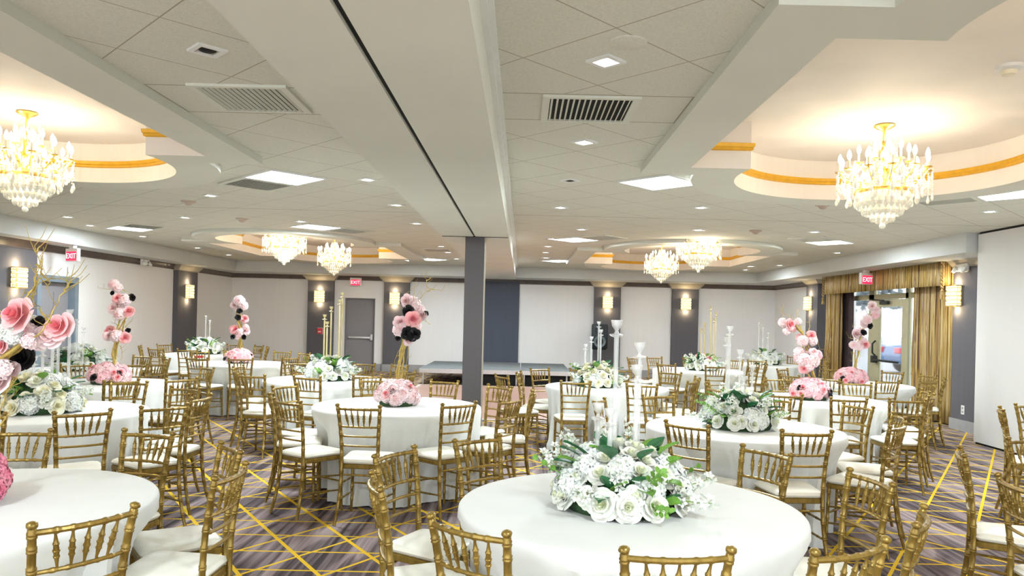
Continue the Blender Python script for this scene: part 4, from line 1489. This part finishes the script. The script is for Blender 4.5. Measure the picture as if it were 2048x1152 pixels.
for px, py, Y, lb in ((1234, 640, 3.42, 'tallest crystal candle holder in the nearest flowers'), (1280, 685, 3.52, 'second tallest crystal candle holder in the nearest flowers, right of the tallest'), (1274, 730, 3.36, 'thick crystal candle holder in front of the second tallest, nearest flowers'),
                      (1197, 806, 3.38, 'short crystal candle holder at the left in the nearest flowers'), (1221, 817, 3.30, 'shortest crystal candle holder in the nearest flowers'),
                      (1460, 652, 6.05, 'tallest crystal candle holder on the middle-right white-flower table'), (1455, 674, 5.95, 'second tallest crystal candle holder on the middle-right white-flower table'), (1481, 699, 6.10, 'third tallest crystal candle holder on the middle-right table'),
                      (1505, 729, 6.0, 'fourth tallest crystal candle holder on the middle-right table'), (1489, 752, 5.9, 'shortest crystal candle holder on the middle-right table'),
                      (1198, 643, 9.45, 'tallest crystal candle holder in front of the loudspeaker'), (1202, 659, 9.35, 'second tallest crystal candle holder in front of the loudspeaker'), (1183, 673, 9.45, 'third crystal candle holder, left of the loudspeaker'),
                      (1171, 688, 9.40, 'shortest crystal candle holder left of the loudspeaker'),
                      (1518, 645, 15.3, 'tallest crystal candle holder in the back right corner'), (1526, 655, 15.2, 'second tallest crystal candle holder in the back right corner'), (1537, 665, 15.3, 'third crystal candle holder in the back right corner'), (1535, 674, 15.2, 'shortest crystal candle holder in the back right corner'),
                      (140, 619, 6.05, 'tallest crystal candle holder on the left white-flower table'), (118, 640, 6.0, 'crystal candle holder partly behind pink petals, left white-flower table'), (106, 655, 5.95, 'crystal candle holder left of the tall one behind pink petals'),
                      (86, 694, 5.9, 'shorter crystal candle holder on the left white-flower table'), (68, 712, 5.95, 'shortest crystal candle holder on the left white-flower table'),
                      (154, 638, 9.75, 'thin crystal candle holder by the left wall door frame'), (167, 655, 9.65, 'thin shorter crystal candle holder by the left wall door'),
                      (412, 631, 14.4, 'tall thin crystal candle holder in the back left corner'), (420, 640, 14.3, 'shorter thin crystal candle holder in the back left corner')):
    far = Y > 14 or (Y > 9.6)
    candle_holder(px, py, Y, lb, w=.026 if far else .029)
for px, py, Y, lb in ((649.5, 629, 9.42, 'gold candlestick, leftmost by the grey door'), (654.6, 643, 9.34, 'shortest gold candlestick by the grey door'), (663, 613, 9.50, 'gold candlestick third from left by the grey door'), (680, 599, 9.42, 'second tallest gold candlestick beside the grey door'), (685, 585, 9.52, 'tallest gold candlestick overlapping the grey door'),
                      (1403, 657, 13.0, 'shortest gold candlestick in the pink and white flowers'), (1410, 646, 13.1, 'second shortest gold candlestick in the pink and white flowers'), (1422, 613, 13.05, 'tallest gold candlestick in the pink and white flowers'), (1432, 625, 13.1, 'second tallest gold candlestick in the pink and white flowers'), (1428, 637, 12.95, 'middle gold candlestick in the pink and white flowers')):
    candle_holder(px, py, Y, lb, 'palegold', 'tall gold candlesticks', .026)

mound(-1.14, 6.95, 'pale pink flower mound with a black rose on the centre table', 21, R=.225, hyd='pale', roses=2, black=((-.02, -.75, .65), (.55, .1, .8)))
mound(-2.37, 3.13, 'hot pink flower mound at the lower left edge', 22, R=.25, H=.24, hyd='hotp', black=())
mound(-4.54, 8.3, 'pink flower mound with a black flower on the left tree table', 23, R=.25, black=((-.15, -.85, .35), (.75, -.5, .6)))
mound(-4.52, 12.05, 'small pink flower mound on the back left table', 24, R=.23, black=((-.7, -.6, .3), (.85, .1, .6)))
mound(3.22, 8.4, 'pink flower mound with a black flower at its right side', 25, R=.25, black=((.62, -.75, .25), (.74, -.62, .5), (-.6, -.5, .6)))
mound(4.70, 10.75, 'pink flower mound in front of the glass entrance', 26, R=.25, black=((-.72, -.6, .35),))

branch_tree(6.98, (795, 790), [(797, 800, 0), (800, 745, .02), (806, 700, 0), (815, 660, 0), (822, 620, .03)],
            [(826, 610, .05, 'palehyd', 34), (815, 602, 0, 'pale', 24), (838, 622, .06, 'palehyd', 26), (845, 632, 0, 'pale', 18), (816, 622, -.05, 'brose', 20), (812, 609, 0, 'brose', 10), (852, 627, 0, 'brose', 9), (826, 638, -.10, 'prose', 27), (800, 645, -.06, 'pale', 24), (799, 660, -.05, 'palehyd', 26), (815, 667, -.10, 'brose', 23), (828, 668, -.10, 'brose', 22), (824, 675, -.05, 'brose', 16), (796, 676, 0, 'brose', 10), (816, 682, 0, 'pale', 18), (806, 650, .08, 'hyd', 30), (832, 655, .06, 'palehyd', 22)],
            [[(812, 690, 0), (795, 705, .03), (788, 730, .05), (795, 765, .03)], [(812, 690, 0), (803, 715, -.04), (796, 745, -.05), (792, 780, -.02)], [(815, 690, 0), (814, 730, .05), (806, 780, .03)], [(820, 630, 0), (838, 600, .02), (853, 582, .04), (853, 560, .05), (848, 552, .05)], [(853, 582, .04), (868, 578, .06), (882, 582, .08)], [(853, 562, .05), (863, 553, .05)], [(820, 630, 0), (830, 580, -.05), (828, 565, -.05)], [(818, 650, 0), (808, 615, .05), (815, 585, .06)], [(828, 655, 0), (846, 640, 0), (860, 648, .03)]],
            'pink and black flowers on twisted gold branches at the centre table', 31)
branch_tree(8.32, (227, 757), [(227, 757, 0), (228, 735, .02), (232, 710, 0), (240, 665, 0), (247, 635, 0), (238, 600, .02)],
            [(221, 664, 0, 'prose', 22), (218, 672, -.03, 'pale', 20), (233, 672, -.05, 'palehyd', 24), (250, 675, -.05, 'prose', 20), (242, 668, .05, 'palehyd', 22), (256, 661, 0, 'brose', 9), (259, 624, -.05, 'prose', 20), (240, 628, -.05, 'palehyd', 24), (228, 617, 0, 'pale', 20), (236, 597, -.03, 'prose', 18), (250, 600, 0, 'palehyd', 24), (246, 612, .05, 'palehyd', 24), (229, 570, 0, 'palehyd', 22), (236, 576, 0, 'palehyd', 18), (225, 586, 0, 'brose', 8), (264, 595, 0, 'brose', 13)],
            [[(232, 580, 0), (215, 577, 0), (195, 575, .02)], [(240, 580, 0), (252, 582, .02), (265, 590, .03), (271, 605, .03)], [(240, 690, 0), (245, 700, .03), (242, 720, .03)], [(238, 655, 0), (231, 645, .02), (233, 635, .02)], [(250, 655, 0), (262, 642, 0)]],
            'tall pink branch centerpiece standing against the left wall', 32, .018)
branch_tree(12.08, (478, 717), [(478, 717, 0), (479, 695, 0), (480, 660, 0), (479, 630, 0), (478, 605, 0)],
            [(479, 602, 0, 'palehyd', 22), (470, 610, 0, 'pale', 15), (487, 612, 0, 'palehyd', 18), (480, 617, .04, 'palehyd', 20), (479, 622, -.06, 'brose', 10), (476, 635, -.06, 'brose', 10), (489, 638, 0, 'prose', 14), (470, 660, 0, 'prose', 18), (481, 665, 0, 'palehyd', 18), (491, 662, 0, 'pale', 16), (491, 655, .04, 'palehyd', 14), (466, 674, -.03, 'brose', 9), (488, 674, -.03, 'brose', 9), (478, 670, .05, 'palehyd', 18)],
            [[(478, 605, 0), (474, 595, .02), (470, 590, .02)], [(482, 640, 0), (472, 645, 0), (470, 655, 0)], [(482, 625, 0), (492, 620, .02)]],
            'tall pink branch centerpiece at the back left, with four black flowers', 33, .018)
branch_tree(8.42, (1622, 785), [(1625, 785, 0), (1627, 765, 0), (1618, 738, 0), (1613, 700, 0), (1606, 668, 0), (1590, 650, 0)],
            [(1579, 649, -.04, 'prose', 20), (1565, 645, 0, 'palehyd', 18), (1596, 643, 0, 'palehyd', 15), (1573, 662, 0, 'palehyd', 16), (1586, 657, .03, 'hyd', 16), (1605, 682, -.03, 'palehyd', 22), (1600, 676, 0, 'prose', 14), (1622, 672, 0, 'prose', 18), (1624, 682, 0, 'palehyd', 20), (1597, 705, 0, 'palehyd', 22), (1607, 720, -.05, 'palehyd', 28), (1625, 722, -.06, 'palehyd', 26), (1634, 710, 0, 'hyd', 20), (1615, 707, .05, 'palehyd', 24), (1616, 730, -.05, 'palehyd', 26), (1608, 737, -.07, 'prose', 18), (1598, 715, .05, 'hyd', 22), (1627, 705, -.05, 'pale', 16)],
            [[(1590, 650, 0), (1580, 635, .02), (1566, 625, .03)], [(1590, 650, 0), (1592, 635, 0), (1594, 622, .02)], [(1610, 680, 0), (1619, 655, .02), (1620, 630, .03), (1622, 615, .03)], [(1612, 685, 0), (1632, 670, .03), (1638, 690, .04), (1640, 705, .03)], [(1575, 645, 0), (1566, 635, .02), (1563, 618, .02)], [(1606, 668, 0), (1598, 658, .02), (1600, 640, .02)]],
            'pink branch centerpiece leaning left, in front of the right curtains', 34, .020)
branch_tree(10.78, (1708, 748), [(1709, 748, 0), (1710, 730, 0), (1714, 705, 0), (1718, 680, 0), (1727, 655, 0), (1738, 628, 0)],
            [(1731, 690, -.03, 'prose', 14), (1716, 692, 0, 'palehyd', 22), (1707, 690, 0, 'palehyd', 16), (1724, 684, .03, 'palehyd', 20), (1711, 668, 0, 'pale', 18), (1718, 664, .03, 'palehyd', 18), (1726, 666, 0, 'hyd', 14), (1727, 665, -.06, 'brose', 11), (1740, 652, -.05, 'brose', 10), (1733, 640, 0, 'palehyd', 22), (1728, 648, 0, 'pale', 16), (1752, 622, 0, 'palehyd', 18), (1744, 612, 0, 'pale', 16), (1750, 630, 0, 'hyd', 16)],
            [[(1713, 712, 0), (1702, 702, .02), (1704, 722, .02)], [(1714, 712, 0), (1722, 705, .02), (1718, 725, .02)], [(1720, 675, 0), (1703, 677, 0), (1698, 675, .02)], [(1735, 632, 0), (1728, 628, .02), (1720, 629, .03)], [(1720, 660, 0), (1712, 648, .02), (1705, 655, .02)], [(1742, 620, 0), (1738, 608, 0)]],
            'pink branch centerpiece standing before the glass entrance door', 35, .016)
branch_tree(3.16, (-95, 985), [(-95, 985, 0), (-90, 900, .02), (-70, 800, 0), (-20, 745, 0), (24, 703, -.05), (62, 672, -.08)],
            [(40, 633, -.10, 'prose', 64), (122, 655, -.08, 'prose', 50), (100, 672, -.05, 'pale', 46), (80, 682, -.02, 'palehyd', 40), (28, 672, -.10, 'whyd', 36), (52, 664, -.05, 'palehyd', 40), (10, 665, -.05, 'whyd', 34), (76, 650, 0, 'brose', 30), (80, 668, .02, 'brose', 24), (45, 718, .05, 'brose', 44), (5, 690, -.05, 'prose', 30), (8, 740, -.08, 'palehyd', 40), (2, 768, -.06, 'pale', 44), (26, 742, 0, 'pale', 30), (66, 640, .04, 'whyd', 20), (95, 655, .06, 'palehyd', 40), (60, 682, -.10, 'palehyd', 34), (-10, 710, 0, 'palehyd', 50)],
            [[(20, 705, -.04), (50, 690, -.10), (80, 668, -.12), (98, 646, -.12), (112, 612, -.1), (128, 585, -.1), (136, 560, -.08), (137, 545, -.08)], [(128, 585, -.1), (140, 570, -.08), (141, 562, -.08)], [(98, 646, -.12), (84, 626, -.08), (78, 612, -.05)], [(40, 612, -.05), (60, 590, -.02), (72, 565, 0), (78, 555, 0)], [(60, 590, -.02), (70, 555, .02), (76, 530, .04), (73, 505, .05), (69, 492, .05)], [(76, 530, .04), (90, 552, .05), (98, 562, .05), (92, 578, .05)], [(70, 560, .02), (66, 585, .03), (68, 612, .03)], [(73, 505, .05), (79, 492, .05)], [(-4, 640, .1), (14, 625, .08), (36, 605, .06), (50, 578, .05)], [(10, 735, -.02), (30, 760, -.06), (10, 800, -.06), (-6, 850, 0)], [(6, 790, 0), (20, 770, .05), (40, 740, .08), (50, 715, .1)], [(-10, 870, -.06), (5, 845, -.06), (22, 810, -.05)]],
            'close-up pink roses on gold branches at the left frame edge', 36, .020)

# ------------------------------------------------------------------ the rest of the light
for x, y in ((3.03, 3.0), (-4.32, 3.0)):
    l = bpy.data.lights.new('tray_light', 'POINT')
    l.energy = CHAND_W
    l.color = (1, .79, .50)
    l.shadow_soft_size = .25
    link('tray_light', l, None, (x, y, 2.95))
for x, y, on, lb in DL:
    if not on:
        continue
    p = on_z(x, y, ZC)
    l = bpy.data.lights.new('spot_light', 'SPOT')
    l.energy = SPOT_W
    l.color = (1, .96, .88)
    l.spot_size = R_(110)
    l.spot_blend = .8
    l.shadow_soft_size = .05
    link('spot_light', l, None, (p.x, p.y, ZC - .02))
w = bpy.data.worlds.new('world')
sc.world = w
w.use_nodes = True
bg = w.node_tree.nodes['Background']
bg.inputs['Color'].default_value = (.90, .96, 1.0, 1)
bg.inputs['Strength'].default_value = WORLD
sc.view_settings.view_transform = 'Standard'
sc.view_settings.look = 'None'
sc.view_settings.gamma = 1
sc.view_settings.exposure = EXPO
sc.cycles.use_denoising = True
sc.cycles.use_adaptive_sampling = True
sc.cycles.adaptive_threshold = .12
sc.cycles.adaptive_min_samples = 16
sc.cycles.max_bounces = 5
sc.cycles.diffuse_bounces = 3
sc.cycles.glossy_bounces = 2
sc.cycles.transmission_bounces = 3
sc.cycles.transparent_max_bounces = 5
sc.cycles.sample_clamp_indirect = 6
sc.cycles.caustics_reflective = False
sc.cycles.caustics_refractive = False
